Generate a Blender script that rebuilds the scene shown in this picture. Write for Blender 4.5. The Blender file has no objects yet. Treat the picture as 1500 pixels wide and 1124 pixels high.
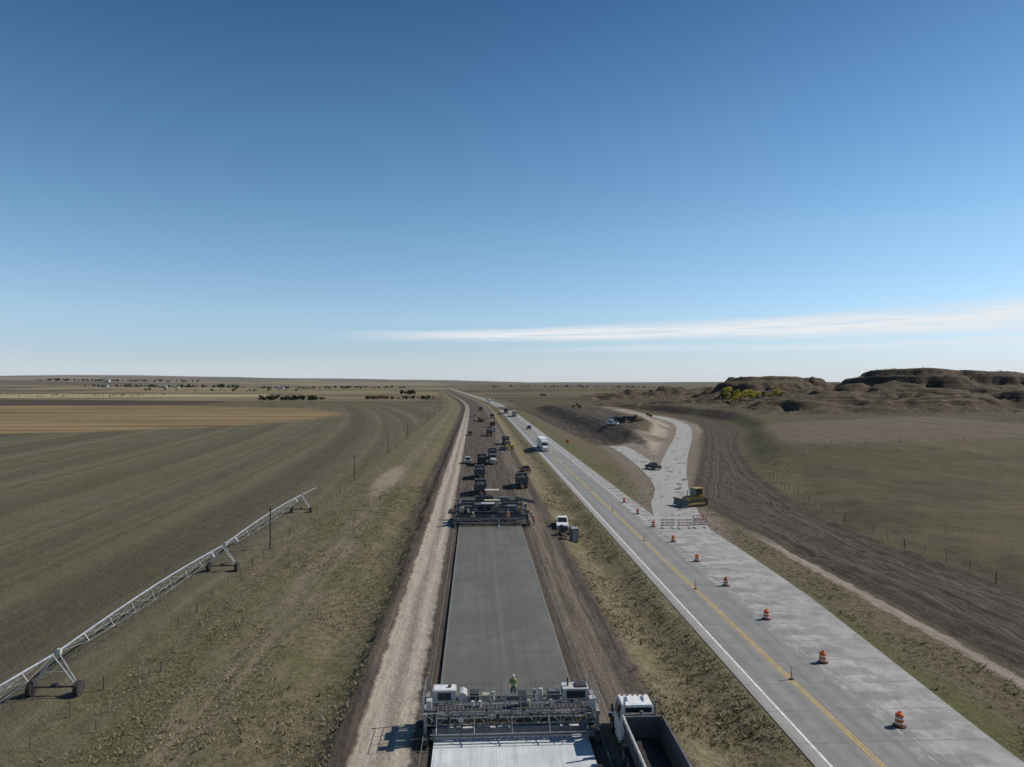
import bpy, bmesh, math, random
import numpy as np
from mathutils import Vector, Matrix
random.seed(7); rng=np.random.default_rng(5)
sc=bpy.context.scene
COL=sc.collection
sc.view_settings.view_transform='Standard'
try: sc.view_settings.look='None'
except Exception: pass
sc.view_settings.exposure=0

# ------------------------------------------------------------------ numpy noise
def _h(ix,iy,s):
    n=(ix*374761393+iy*668265263+s*1442695041)&0xffffffff
    n=((n^(n>>13))*1274126177)&0xffffffff
    n=(n^(n>>16))&0xffffffff
    return n/4294967295.0
def vnoise(x,y,s=0):
    x=np.asarray(x,float);y=np.asarray(y,float)
    ix=np.floor(x).astype(np.int64);iy=np.floor(y).astype(np.int64)
    fx=x-ix;fy=y-iy;fx=fx*fx*(3-2*fx);fy=fy*fy*(3-2*fy)
    a=_h(ix,iy,s);b=_h(ix+1,iy,s);c=_h(ix,iy+1,s);d=_h(ix+1,iy+1,s)
    return (a*(1-fx)+b*fx)*(1-fy)+(c*(1-fx)+d*fx)*fy
def fbm(x,y,s=0,o=4):
    t=0;a=.5;n=0
    for i in range(o):
        t=t+a*vnoise(x*2**i+i*5.3,y*2**i+i*9.1,s+i*17);n+=a;a*=.5
    return t/n
def ss(x,a,b):
    t=np.clip((np.asarray(x,float)-a)/(b-a),0,1);return t*t*(3-2*t)
def sdf(poly,X,Y):
    """signed distance, positive inside"""
    d=np.full(X.shape,1e18);ins=np.zeros(X.shape,bool);n=len(poly)
    for i in range(n):
        ax,ay=poly[i];bx,by=poly[(i+1)%n]
        ex,ey=bx-ax,by-ay;wx,wy=X-ax,Y-ay
        t=np.clip((wx*ex+wy*ey)/(ex*ex+ey*ey),0,1)
        d=np.minimum(d,(wx-ex*t)**2+(wy-ey*t)**2)
        c=((ay>Y)!=(by>Y))&(X<ex*(Y-ay)/((ey if abs(ey)>1e-9 else 1e-9))+ax)
        ins^=c
    d=np.sqrt(d);return np.where(ins,d,-d)
def pdist(line,X,Y):
    d=np.full(X.shape,1e18)
    for i in range(len(line)-1):
        ax,ay=line[i];bx,by=line[i+1]
        ex,ey=bx-ax,by-ay;wx,wy=X-ax,Y-ay
        t=np.clip((wx*ex+wy*ey)/(ex*ex+ey*ey),0,1)
        d=np.minimum(d,(wx-ex*t)**2+(wy-ey*t)**2)
    return np.sqrt(d)
def curve(y):  # lateral drift of the highway corridor (gentle left bend)
    return -0.033*((y-750)+np.sqrt((y-750)**2+150**2))+0.5
def catmull(P,n=8):
    out=[];P=[P[0]]+list(P)+[P[-1]]
    for i in range(1,len(P)-2):
        for k in range(n):
            t=k/n;p0,p1,p2,p3=[np.array(q,float) for q in P[i-1:i+3]]
            out.append(tuple(.5*((2*p1)+(-p0+p2)*t+(2*p0-5*p1+4*p2-p3)*t*t+(-p0+3*p1-3*p2+p3)*t**3)))
    out.append(tuple(P[-2]));return out

# ------------------------------------------------------------------ site plan (metres; Y runs along the highway)
RAMP=catmull([(33.3,112),(38.3,137),(44.5,160),(53,190),(67,235),(85,290),(104,352),(118,411),(124.5,484),(121,550),(109,620),(92,671),(70,720)],6)
BRANCH=catmull([(38,137),(42,152),(46,176),(49.5,209),(52,243),(52.3,263)],6)
DARK_R=[(45.5,-60),(45.5,76),(44,98),(43.8,123),(44,146),(52,168),(62,197),(77,240),(96,296),(115,356),(129,411),(134,484),(131,550),(118,625),(128,632),(143,560),(147,484),(143,400),(129,340),(106,285),(88,232),(72,178),(62,129),(60.5,99),(64,77),(68,-60)]
DARK_I=[(39,690),(97,730),(104,640),(90,560),(84,460),(84,400),(80,343),(68,290),(58,272),(48,266),(45,310),(42,400),(40,520)]
TAN_I=[(50,250),(56,272),(74,300),(88,350),(90,430),(94,540),(104,640),(112,700),(124,620),(132,540),(134,470),(125,400),(110,340),(90,290),(72,240),(56,195),(50,180),(46,200)]
GOLD=[(-290,322),(-190,352),(-132,395),(-108,450),(-100,510),(-108,570),(-150,650),(-300,745),(-520,770),(-900,780),(-1200,500),(-700,330)]
PLOW=[(-430,760),(-298,775),(-305,900),(-644,1010),(-1400,1050),(-1400,790)]
PALE=[(-330,1150),(-700,1120),(-1500,1200),(-1500,1600),(-700,1560),(-400,1400)]
RFIELD=[(90,215),(96,262),(118,300),(165,335),(235,360),(250,310),(215,240),(150,222)]
BANK=[(66,150),(73,178),(89,232),(107,285),(130,340),(144,400),(148,484),(144,560),(130,640),(142,650),(155,560),(160,484),(156,396),(141,333),(117,278),(98,226),(81,172),(72,148)]
HILLS=[ # cx,cy,rx,ry,height,flat
 (300,745,62,60,27.4,.8),(345,765,62,55,26.5,.75),(385,760,50,50,23,.4),(372,600,60,60,28.0,.8),(418,600,60,60,29.0,.8),(330,565,50,50,17,.2),(480,630,60,60,25.5,.6),(560,650,90,70,24.5,.5),(700,690,120,90,23,.4),
 (340,650,200,120,14,.3),(480,560,170,110,13,.2),(262,720,40,40,15,.3),
 (226,430,52,34,12.,.1),(262,415,46,34,10.0,.1),(205,465,40,30,8,.1),(300,450,70,40,12,.2),(350,430,70,40,12,.1),(430,430,80,55,14,.1),
 (278,1000,42,40,18,.5),(238,1080,70,40,13,.3),(330,1010,60,40,18,.4),(392,980,60,40,20,.4),(480,1050,110,60,21,.3),(700,1000,170,90,21,.3),(190,900,70,40,10,.3)]
def wedge_right(y):
    return np.interp(y,[-100,44,57,77,100,112,116,117,3000],[34.0,34.4,35.5,37.2,37.9,38.0,37.6,31.8,31.8])
def hfun(X,Y):
    X=np.asarray(X,float);Y=np.asarray(Y,float)
    U=X-curve(Y);D=np.hypot(X,Y)
    n1=fbm(X*.9,Y*.45,3,3)-.5; n2=fbm(X*2.3,Y*1.3,9,2)-.5
    near=1-ss(D,250,500)
    h=np.zeros(X.shape)
    # median swale, left ditch, berm of spoil next to haul track
    h-=.75*ss(U,13.2,16.5)*(1-ss(U,17.5,20.8))
    h-=.7*ss(-U,8.8,11)*(1-ss(-U,12.5,17))
    h+=near*(.42+.8*n2+.4*n1)*np.exp(-((U+8.9+1.2*n1)/.6)**2)
    h+=near*(.18+.6*n2)*np.exp(-((U-12.6)/.6)**2)
    h+=near*(.5*n2+.3*n1)*ss(-U,9,10)*(1-ss(-U,12,13))*ss(Y,80,140)
    offr=ss(-U,8.6,12)+ss(U,13,15)*(1-ss(U,19.8,20.6))+ss(U,39,43)
    h+=near*offr*(.45*n1+.18*n2)
    # rutted subgrade ahead of the paver
    sub=ss(U,8,9)*(1-ss(U,12,13))+ss(U,-3,-2.5)*(1-ss(U,8,9))*ss(Y,124,130)+ss(U,-8,-7.4)*(1-ss(U,-3.5,-3))*.5
    h+=near*sub*(.12*n1+.08*n2)
    # dirt haul road and rolling ground on the right
    dr=np.minimum(pdist(RAMP,X,Y),pdist(BRANCH,X,Y))
    free=ss(dr,6,22)
    dk=sdf(DARK_R,X,Y)
    h+=near*ss(U,44,47)*free*.6*n1
    ruts=np.sin(dk*2.1+3*n1)*.5+.5
    h-=near*ss(dk,.5,2)*free*.16*ruts
    outer=ss(-dk,0,13)*ss(U,50,64)*free
    h+=outer*(1.0+4.4*ss(Y,165,230)*(1-ss(Y,560,680)))
    h+=-.45*np.exp(-((U-45.8)/1.4)**2)*(1-ss(Y,95,115))
    roll=ss(U,90,260)*free
    h+=roll*(8*(fbm(X/160,Y/160,31,4)-.42)+2.2*(fbm(X/40,Y/40,33,4)-.5))
    h+=ss(-U,60,400)*2.2*(fbm(X/240,Y/240,41,3)-.5)
    # hills: cap rock with a cliff edge, talus apron, gullies
    hh=np.zeros(X.shape)
    wx=X+48*(fbm(X/75,Y/75,51,5)-.5)+7*(fbm(X/14,Y/14,53,2)-.5);wy=Y+48*(fbm(X/75,Y/75,57,5)-.5)+7*(fbm(X/14,Y/14,59,2)-.5)
    for cx,cy,rx,ry,H,fl in HILLS:
        r=np.sqrt(((wx-cx)/(rx*1.45))**2+((wy-cy)/(ry*1.45))**2)
        if fl>=.3:
            e=fl*.62
            p=.64*(1-ss(r,e*.8,1.15))+.22*(1-ss(r,e+.06,e+.15))+.14*(1-ss(r,e-.08,e-.01))
        else: p=1-ss(r,fl*.5,1.1)
        hh=np.maximum(hh,H*p)+.18*np.minimum(hh,H*p)*(hh<H*.6)
    hh=np.minimum(hh,28.5)
    gul=ss(1-np.abs(fbm(X/34,Y/34,61,5)-.5)*2,.70,1.0)
    mask=ss(hh,1.0,5)*(1-.85*ss(hh,19,23))
    hh=hh-mask*gul*4.6+ss(hh,2,6)*(2.0*(fbm(X/22,Y/22,71,4)-.5)+1.3*(fbm(X/6,Y/6,73,2)-.5))
    hh=np.maximum(hh,0)
    led=hh/3.1;st=np.floor(led)+ss(led-np.floor(led),.55,.9);hh=hh*.66+st*3.1*.34
    h=h+hh*ss(dr,12,50)
    # remote uplands on the skyline
    az=np.degrees(np.arctan2(X,Y))
    A=np.interp(az,[-60,-37,-22,-9,-3,4,12,20,60],[112,106,90,64,50,20,21,26,30])
    nz=fbm(X/1500,Y/1500,81,4)
    h+=ss(D,2600,8200)*A*(.62+.75*nz)*.86
    h+=ss(D,900,2000)*6*(fbm(X/420,Y/420,85,3)-.5)*ss(np.abs(U),45,160)
    return h
def hz(x,y): return float(hfun(np.array([x]),np.array([y]))[0])

# ------------------------------------------------------------------ shader helper
class NT:
    def __init__(s,name,world=False):
        if world:
            s.m=bpy.data.worlds.new(name)
        else: s.m=bpy.data.materials.new(name)
        s.m.use_nodes=True;s.t=s.m.node_tree;s.t.nodes.clear()
    def n(s,ty,**k):
        nd=s.t.nodes.new(ty)
        for a,b in k.items(): setattr(nd,a,b)
        return nd
    def put(s,sock,v):
        if v is None: return
        if isinstance(v,bpy.types.NodeSocket): s.t.links.new(v,sock)
        else:
            if isinstance(v,(tuple,list)) and len(v)==3 and sock.type=='RGBA': v=(*v,1)
            sock.default_value=v
    def math(s,op,a,b=0.0,c=None,clamp=False):
        nd=s.n('ShaderNodeMath',operation=op,use_clamp=clamp);s.put(nd.inputs[0],a);s.put(nd.inputs[1],b)
        if c is not None: s.put(nd.inputs[2],c)
        return nd.outputs[0]
    def mix(s,f,a,b,bt='MIX'):
        nd=s.n('ShaderNodeMix',data_type='RGBA',blend_type=bt);s.put(nd.inputs[0],f);s.put(nd.inputs[6],a);s.put(nd.inputs[7],b);return nd.outputs[2]
    def ss(s,x,a,b,lo=0.,hi=1.):
        nd=s.n('ShaderNodeMapRange',interpolation_type='SMOOTHSTEP');s.put(nd.inputs[0],x)
        nd.inputs[1].default_value=a;nd.inputs[2].default_value=b;nd.inputs[3].default_value=lo;nd.inputs[4].default_value=hi;return nd.outputs[0]
    def noise(s,v,sc=1.,det=4,ro=.55,dim='3D'):
        nd=s.n('ShaderNodeTexNoise',noise_dimensions=dim)
        s.put(nd.inputs['W' if dim=='1D' else 'Vector'],v);nd.inputs['Scale'].default_value=sc;nd.inputs['Detail'].default_value=det;nd.inputs['Roughness'].default_value=ro
        return nd.outputs[0]
    def vmul(s,v,k):
        nd=s.n('ShaderNodeVectorMath',operation='MULTIPLY');s.put(nd.inputs[0],v);nd.inputs[1].default_value=k;return nd.outputs[0]
    def scale(s,c,f):
        m=s.n('ShaderNodeVectorMath',operation='SCALE');s.put(m.inputs[0],c);s.put(m.inputs['Scale'],f);return m.outputs[0]
    def attr(s,nm):
        nd=s.n('ShaderNodeAttribute',attribute_name=nm);return nd.outputs['Fac']
    def band(s,x,a,b,w):
        p=s.ss(x,a-w,a+w);q=s.ss(x,b-w,b+w,1.,0.);return s.math('MULTIPLY',p,q)
    def finish(s,col,rough=.8,bump=None,bs=.3,bd=.1,metal=0.,spec=.3):
        p=s.n('ShaderNodeBsdfPrincipled');s.put(p.inputs['Base Color'],col);s.put(p.inputs['Roughness'],rough);s.put(p.inputs['Metallic'],metal)
        p.inputs['Specular IOR Level'].default_value=spec
        if bump is not None:
            b=s.n('ShaderNodeBump');b.inputs['Strength'].default_value=bs;b.inputs['Distance'].default_value=bd
            s.put(b.inputs['Height'],bump);s.t.links.new(b.outputs[0],p.inputs['Normal'])
        o=s.n('ShaderNodeOutputMaterial');s.t.links.new(p.outputs[0],o.inputs[0]);return s.m
_mc={}
def M(name,c,rough=.6,metal=0.,var=.18,scale=2.5,dust=.15,spec=.4):
    if name in _mc: return _mc[name]
    t=NT(name);tc=t.n('ShaderNodeTexCoord').outputs['Object']
    n=t.noise(tc,scale,4,.65)
    f=t.ss(n,.3,.7)
    c1=tuple(x*(1-var) for x in c);c2=tuple(min(1,x*(1+var*.5)) for x in c)
    col=t.mix(f,c1,c2)
    if dust>0:
        d=t.math('MULTIPLY',t.ss(t.noise(tc,scale*3.3,3,.7),.45,.75),dust*2,clamp=True)
        col=t.mix(d,col,(.22,.185,.15))
    _mc[name]=t.finish(col,t.ss(n,.2,.8,rough-.08,min(1,rough+.12)),metal=metal,spec=spec);return _mc[name]

# ------------------------------------------------------------------ mesh builder
class MB:
    def __init__(s): s.v=[];s.f=[];s.mi=[];s.mats=[]
    def m(s,mat):
        if mat not in s.mats: s.mats.append(mat)
        return s.mats.index(mat)
    def add(s,vs,fs,mat):
        b=len(s.v);s.v+= [tuple(p) for p in vs];k=s.m(mat)
        for f in fs: s.f.append([b+i for i in f]);s.mi.append(k)
    def hexa(s,P,mat):  # bottom 4 ccw, top 4 ccw
        s.add(P,[(3,2,1,0),(4,5,6,7),(0,1,5,4),(1,2,6,5),(2,3,7,6),(3,0,4,7)],mat)
    def box(s,c,d,mat,rx=0,rz=0,ry=0):
        R=Matrix.Rotation(rz,3,'Z')@Matrix.Rotation(ry,3,'Y')@Matrix.Rotation(rx,3,'X');c=Vector(c)
        P=[c+R@Vector((x*d[0]/2,y*d[1]/2,z*d[2]/2)) for z in(-1,1) for x,y in((-1,-1),(1,-1),(1,1),(-1,1))]
        s.hexa(P,mat)
    def tube(s,a,b,r,mat,n=8,r2=None):
        a=Vector(a);b=Vector(b);r2=r if r2 is None else r2
        z=(b-a).normalized();x=z.orthogonal().normalized();y=z.cross(x)
        vs=[];
        for p,q in((a,r),(b,r2)):
            for i in range(n):
                t=2*math.pi*i/n;vs.append(p+q*(math.cos(t)*x+math.sin(t)*y))
        fs=[(i,(i+1)%n,n+(i+1)%n,n+i) for i in range(n)]+[tuple(range(n-1,-1,-1)),tuple(range(n,2*n))]
        s.add(vs,fs,mat)
    def prism(s,prof,x0,x1,mat):
        n=len(prof);vs=[(x0,y,z) for y,z in prof]+[(x1,y,z) for y,z in prof]
        fs=[(i,(i+1)%n,n+(i+1)%n,n+i) for i in range(n)]+[tuple(range(n-1,-1,-1)),tuple(range(n,2*n))]
        s.add(vs,fs,mat)
    def panel(s,q,mat,inset=.1,off=.01):
        q=[Vector(p) for p in q];c=sum(q,Vector())/4
        nrm=(q[1]-q[0]).cross(q[3]-q[0]).normalized()
        ins=[p+(c-p)*inset+nrm*off for p in q]
        s.add(ins,[(0,1,2,3)],mat)
    def wheel(s,x,y,z,r,w,tire,hub):
        s.tube((x-w/2,y,z),(x+w/2,y,z),r,tire,16);
        s.tube((x-w/2-.015,y,z),(x+w/2+.015,y,z),r*.5,hub,10)
    def cabin(s,yb,yf,ybt,yft,wb,wt,zb,zt,body,glass):
        B=[(-wb,yb,zb),(wb,yb,zb),(wb,yf,zb),(-wb,yf,zb)];T=[(-wt,ybt,zt),(wt,ybt,zt),(wt,yft,zt),(-wt,yft,zt)]
        s.hexa(B+T,body)
        for i in range(4):
            j=(i+1)%4;s.panel((B[i],B[j],T[j],T[i]),glass,.13,.012)
    def track(s,x,y,z,L,h,w,mat,mat2):
        pts=[];r=h/2
        for k in range(9): t=-math.pi/2+math.pi*k/8;pts.append((y+L/2-r+r*math.cos(t),z+r+r*math.sin(t)))
        for k in range(9): t=math.pi/2+math.pi*k/8;pts.append((y-L/2+r+r*math.cos(t),z+r+r*math.sin(t)))
        s.prism(pts,x-w/2,x+w/2,mat)
        s.box((x,y,z+r),(w+.06,L-2*r,h*.35),mat2)
        nsh=int(L/.22)
        for k in range(nsh):
            s.box((x,y-L/2+r+(L-2*r)*k/max(1,nsh-1),z+h+.015),(w+.02,.07,.03),mat)
    def rail(s,a,b,mat,h=1.05,sp=1.3,r=.022):
        a=Vector(a);b=Vector(b);L=(b-a).length;n=max(1,round(L/sp))
        for i in range(n+1):
            p=a.lerp(b,i/n);s.tube(p,p+Vector((0,0,h)),r,mat,5)
        for k in(h,h*.52): s.tube(a+Vector((0,0,k)),b+Vector((0,0,k)),r,mat,5)
    def truss(s,a,b,hgt,mat,n=12,r=.05,rd=.03):
        a=Vector(a);b=Vector(b);up=Vector((0,0,hgt))
        s.tube(a,b,r,mat,6);s.tube(a+up,b+up,r,mat,6)
        for i in range(n):
            p=a.lerp(b,i/n);q=a.lerp(b,(i+1)/n)
            s.tube(p,p+up,rd,mat,5)
            s.tube(p if i%2 else p+up,q+up if i%2 else q,rd,mat,5)
        s.tube(b,b+up,rd,mat,5)
    def mesh(s,name):
        me=bpy.data.meshes.new(name);me.from_pydata(s.v,[],s.f)
        for m in s.mats: me.materials.append(m)
        me.polygons.foreach_set('material_index',s.mi);me.update();return me
    def build(s,name,loc=(0,0,0),rz=0,bevel=0,sc=1):
        o=bpy.data.objects.new(name,s.mesh(name));COL.objects.link(o);o.location=loc;o.rotation_euler=(0,0,rz);o.scale=(sc,)*3
        bm=bmesh.new();bm.from_mesh(o.data);bmesh.ops.recalc_face_normals(bm,faces=bm.faces);bm.to_mesh(o.data);bm.free()
        if bevel:
            b=o.modifiers.new('bevel','BEVEL');b.width=bevel;b.segments=2;b.limit_method='ANGLE';b.angle_limit=math.radians(40)
        return o
def inst(name,src,loc,rz=0,sc=1,tilt=0):
    o=bpy.data.objects.new(name,src.data);COL.objects.link(o);o.location=loc;o.rotation_euler=(tilt,0,rz);o.scale=(sc,)*3
    return o

# ------------------------------------------------------------------ materials
TIRE=M('tire_rubber',(.02,.02,.02),.85,var=.2,dust=.25)
HUB=M('wheel_hub',(.30,.30,.30),.45,.5)
GLASS=M('dark_glass',(.02,.025,.03),.12,0,.1,dust=.05,spec=.6)
WHITE=M('white_paint',(.70,.70,.68),.4,dust=.15)
OFFW=M('dusty_white_paint',(.46,.45,.42),.55,var=.3,dust=.25)
STEEL=M('grey_steel',(.13,.132,.135),.55,.3,var=.4,dust=.3)
LSTEEL=M('light_steel',(.30,.305,.31),.5,.3,var=.4,scale=4,dust=.25)
GALV=M('galvanised_steel',(.50,.52,.54),.4,.55,var=.2,dust=.05)
DARK=M('dark_steel',(.04,.04,.042),.6,.2,dust=.2)
BLACK=M('black_paint',(.02,.02,.022),.5,dust=.1)
YEL=M('yellow_paint',(.34,.22,.05),.6,var=.3,dust=.3)
ORG=M('orange_paint',(.62,.12,.02),.5,dust=.15)
DORG=M('dusty_orange_paint',(.28,.09,.03),.6,var=.3,dust=.35)
REDP=M('red_paint',(.22,.03,.02),.45,dust=.2)
TAN=M('beige_paint',(.36,.31,.22),.5,dust=.2)
BLUE=M('blue_paint',(.04,.07,.14),.4)
BODYG=M('dump_body_paint',(.085,.085,.09),.55,.1,var=.3,dust=.3)
LOADM=M('gravel_load',(.028,.026,.025),.95,var=.5,scale=6,dust=.15)
WOOD=M('weathered_wood',(.11,.085,.065),.9,var=.35,scale=4,dust=.1)
CHROME=M('chrome',(.6,.6,.6),.2,.9,dust=.05)
TARP=M('grey_curtain',(.16,.165,.17),.8,var=.3)

def ground_material():
    t=NT('prairie_ground');pos=t.n('ShaderNodeNewGeometry').outputs['Position']
    sep=t.n('ShaderNodeSeparateXYZ');t.put(sep.inputs[0],pos);X,Y,Z=sep.outputs
    U=t.attr('u');D=t.attr('far')
    fine=t.noise(pos,3.2,5,.75);mid=t.noise(pos,.45,4,.65);big=t.noise(pos,.045,4,.62);huge=t.noise(pos,.006,3,.6)
    clump=t.noise(pos,1.3,3,.7)
    strk=t.noise(t.vmul(pos,(1.6,.035,1)),1,4,.7);strk2=t.noise(t.vmul(pos,(4.5,.12,1)),1,3,.7)
    edge=t.math('MULTIPLY',t.math('SUBTRACT',mid,.5),3.2)
    edge2=t.math('ADD',edge,t.math('MULTIPLY',t.math('SUBTRACT',clump,.5),1.4))
    Ue=t.math('ADD',U,t.math('MULTIPLY',edge2,.6))
    def vary(c1,c2,f,lo=.35,hi=.65): return t.mix(t.ss(f,lo,hi),c1,c2)
    # open rangeland / farmland
    rng1=vary((.074,.063,.038),(.120,.098,.062),big)
    rng1=t.mix(t.ss(huge,.42,.62),rng1,(.088,.080,.046))
    rng1=t.mix(t.ss(clump,.5,.75,0.,.35),rng1,(.16,.135,.085))
    rng1=t.mix(t.ss(t.noise(pos,.018,5,.7),.52,.62,0.,.5),rng1,(.060,.054,.034))
    vor=t.n('ShaderNodeTexVoronoi',distance='CHEBYCHEV',feature='F1');t.put(vor.inputs['Vector'],t.vmul(pos,(.0009,.0024,0.)));vor.inputs['Scale'].default_value=1
    hs=t.n('ShaderNodeSeparateColor');t.put(hs.inputs[0],vor.outputs['Color'])
    cr=t.n('ShaderNodeValToRGB');cr.color_ramp.interpolation='CONSTANT'
    E=cr.color_ramp.elements;E[0].position=0;E[0].color=(.13,.105,.065,1);E[1].position=.18;E[1].color=(.22,.17,.10,1)
    for p,c in((.34,(.075,.06,.045)),(.48,(.27,.22,.135)),(.60,(.115,.105,.055)),(.74,(.17,.135,.085)),(.87,(.09,.075,.052))):
        e=E.new(p);e.color=(*c,1)
    t.put(cr.inputs[0],hs.outputs[0])
    farm=t.mix(.2,cr.outputs[0],rng1)
    yband=t.noise(t.vmul(pos,(.0012,.010,1)),1,4,.65)
    farm=t.mix(t.ss(yband,.5,.62,0.,.55),farm,(.25,.20,.12));farm=t.mix(t.ss(yband,.47,.38,0.,.5),farm,(.07,.062,.042))
    col=t.mix(t.math('MULTIPLY',t.ss(D,700,1100),t.ss(U,-60,140,1.,.4)),rng1,farm)
    # left crop field, cultivation rows along the highway
    R=t.attr('row')
    Rn=t.math('ADD',R,t.math('MULTIPLY',big,5.))
    arc=t.noise(Rn,.11,5,.72,'1D');arc2=t.noise(t.math('ADD',R,t.math('MULTIPLY',mid,.5)),1.1,2,.7,'1D')
    patch=t.noise(t.vmul(pos,(.05,.018,1)),1,4,.65)
    fld=vary((.084,.075,.048),(.132,.114,.076),arc,.34,.66)
    fld=t.mix(t.math('MULTIPLY',t.ss(arc2,.48,.72),.36),fld,(.18,.155,.108))
    fld=t.mix(t.math('MULTIPLY',t.ss(patch,.42,.62),.6),fld,vary((.082,.078,.044),(.108,.100,.058),arc))
    fld=t.mix(t.math('MULTIPLY',t.ss(patch,.40,.28),.5),fld,(.155,.134,.092))
    fld=t.mix(t.ss(clump,.5,.8,0.,.5),fld,(.15,.13,.088))
    fld=t.mix(t.math('MULTIPLY',t.ss(t.noise(Rn,.035,3,.6,'1D'),.5,.64),.32),fld,(.064,.055,.038))
    col=t.mix(t.math('MULTIPLY',t.ss(Ue,-31.,-30.,1.,0.),t.ss(D,620,900,1.,0.)),col,fld)
    # distant field parcels
    ne=t.math('MULTIPLY',t.math('SUBTRACT',big,.5),26.)
    def parcel(nm,c1,c2,w,f,col,k=1.,e=ne,lo=.35,hi=.65):
        m=t.ss(t.math('ADD',t.attr(nm),e),-w,w)
        if k<1: m=t.math('MULTIPLY',m,k)
        return t.mix(m,col,vary(c1,c2,f,lo,hi))
    yst=t.noise(t.vmul(pos,(.004,.06,1)),1,4,.7)
    col=parcel('gold',(.125,.088,.050),(.265,.190,.095),9,yst,col,.92)
    col=parcel('plow',(.06,.042,.032),(.085,.062,.045),8,yst,col)
    col=parcel('pale',(.27,.22,.12),(.34,.28,.16),10,big,col)
    col=parcel('rfield',(.11,.088,.064),(.165,.132,.098),3,strk,col,.8,t.math('MULTIPLY',edge2,2.))
    # grass verge left
    gl=vary((.085,.077,.042),(.165,.138,.088),clump,.32,.66)
    gl=t.mix(t.math('MULTIPLY',t.ss(big,.42,.6),.6),gl,vary((.073,.077,.030),(.120,.116,.052),fine))
    gl=t.mix(t.math('MULTIPLY',t.ss(mid,.48,.7),.55),gl,(.185,.152,.102))
    gl=t.mix(t.math('MULTIPLY',t.band(t.math('ADD',U,t.math('MULTIPLY',t.math('SUBTRACT',big,.5),7.)),-22.,-18.,1.),t.ss(strk,.35,.65,0.,.75)),gl,(.21,.175,.125))
    gl=t.mix(t.math('MULTIPLY',t.band(t.math('ADD',U,t.math('MULTIPLY',mid,1.5)),-28.5,-25.,1.),t.ss(strk2,.4,.6,0.,.5)),gl,(.14,.115,.085))
    corridor=t.ss(D,1400,2400,1.,0.)
    col=t.mix(t.math('MULTIPLY',t.band(Ue,-30.5,-8.,.5),corridor),col,gl)
    # right verge and median
    gm=vary((.115,.096,.054),(.21,.172,.108),clump,.32,.62)
    gm=t.mix(t.math('MULTIPLY',t.ss(mid,.42,.62),.6),gm,(.112,.107,.050))
    gm=t.mix(t.ss(fine,.52,.75,0.,.7),gm,(.26,.22,.15))
    gm=t.mix(t.math('MULTIPLY',t.ss(strk,.52,.7),.4),gm,(.14,.115,.08))
    col=t.mix(t.math('MULTIPLY',t.band(Ue,12.8,22.,.4),corridor),col,gm)
    gr=vary((.10,.083,.050),(.165,.135,.088),clump)
    gr=t.mix(t.math('MULTIPLY',t.band(Ue,30.,37.8,1.5),t.ss(big,.35,.6,.2,.8)),gr,(.105,.11,.042))
    col=t.mix(t.math('MULTIPLY',t.band(Ue,29.,44.5,.5),corridor),col,gr)
    # grassed cut bank outside the ramp
    e6=t.math('MULTIPLY',edge2,1.2)
    bkc=vary((.105,.092,.046),(.175,.148,.080),clump);bkc=t.mix(t.ss(mid,.45,.6,0.,.6),bkc,(.075,.066,.040))
    col=t.mix(t.ss(t.math('ADD',t.attr('bank'),t.math('MULTIPLY',edge2,2.2)),-2.5,2.5,0.,.8),col,bkc)
    # haul road on the right, interchange earthwork
    dd=vary((.044,.035,.028),(.086,.069,.055),strk,.3,.7)
    dd=t.mix(t.ss(fine,.5,.8,0.,.5),dd,(.034,.027,.022))
    tn=vary((.22,.182,.140),(.34,.288,.23),mid);tn=t.mix(t.ss(strk2,.5,.7,0.,.6),tn,(.15,.122,.095))
    tn=t.mix(t.ss(big,.5,.6,0.,.7),tn,(.095,.077,.06))
    tm=t.ss(t.math('ADD',t.attr('tan_i'),e6),-2.,2.);col=t.mix(tm,col,tn)
    rs=t.attr('ramp')
    rsh=t.ss(t.math('ADD',rs,e6),5.5,9.,1.,0.)
    col=t.mix(t.math('MULTIPLY',rsh,.8),col,vary((.12,.098,.076),(.25,.21,.165),clump))
    di=t.ss(t.math('ADD',t.attr('dark_i'),e6),-1.5,1.5)
    dic=vary((.045,.036,.030),(.090,.073,.058),strk);dic=t.mix(t.ss(t.noise(t.vmul(pos,(.5,.03,1)),1,4,.7),.52,.64,0.,.6),dic,(.17,.14,.11))
    col=t.mix(di,col,dic)
    dk=t.ss(t.math('ADD',t.attr('dark_r'),e6),-.7,.7)
    rstr=t.noise(t.math('ADD',t.attr('dark_r'),t.math('MULTIPLY',big,3.)),1.1,4,.75,'1D')
    dk_c=t.mix(t.ss(t.math('ADD',rstr,t.math('MULTIPLY',mid,.3)),.58,.85,0.,.65),dd,(.17,.138,.108))
    dk_c=t.mix(t.ss(rstr,.44,.30,0.,.6),dk_c,(.030,.025,.020))
    col=t.mix(dk,col,dk_c)
    tl=t.math('MULTIPLY',t.band(Ue,43.,44.9,.3),t.math('MULTIPLY',t.ss(Y,98,116,1.,0.),.85))
    col=t.mix(tl,col,vary((.20,.17,.135),(.33,.285,.23),strk2))
    # construction lane
    brown=vary((.060,.048,.039),(.115,.093,.075),strk,.3,.68)
    brown=t.mix(t.math('MULTIPLY',t.ss(strk2,.52,.72),.5),brown,(.19,.155,.122))
    brown=t.mix(t.ss(fine,.52,.8,0.,.6),brown,(.044,.036,.029))
    cl=t.math('MULTIPLY',t.band(Ue,-12.6,13.4,.45),corridor)
    cl=t.math('MULTIPLY',cl,t.math('MAXIMUM',t.ss(Ue,-9.8,-9.),t.math('MULTIPLY',t.ss(Y,70,150),.9)))
    col=t.mix(cl,col,brown)
    sh=t.math('MULTIPLY',t.band(Ue,8.8,11.8,.7),t.ss(strk,.4,.6,.25,.75))
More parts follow.
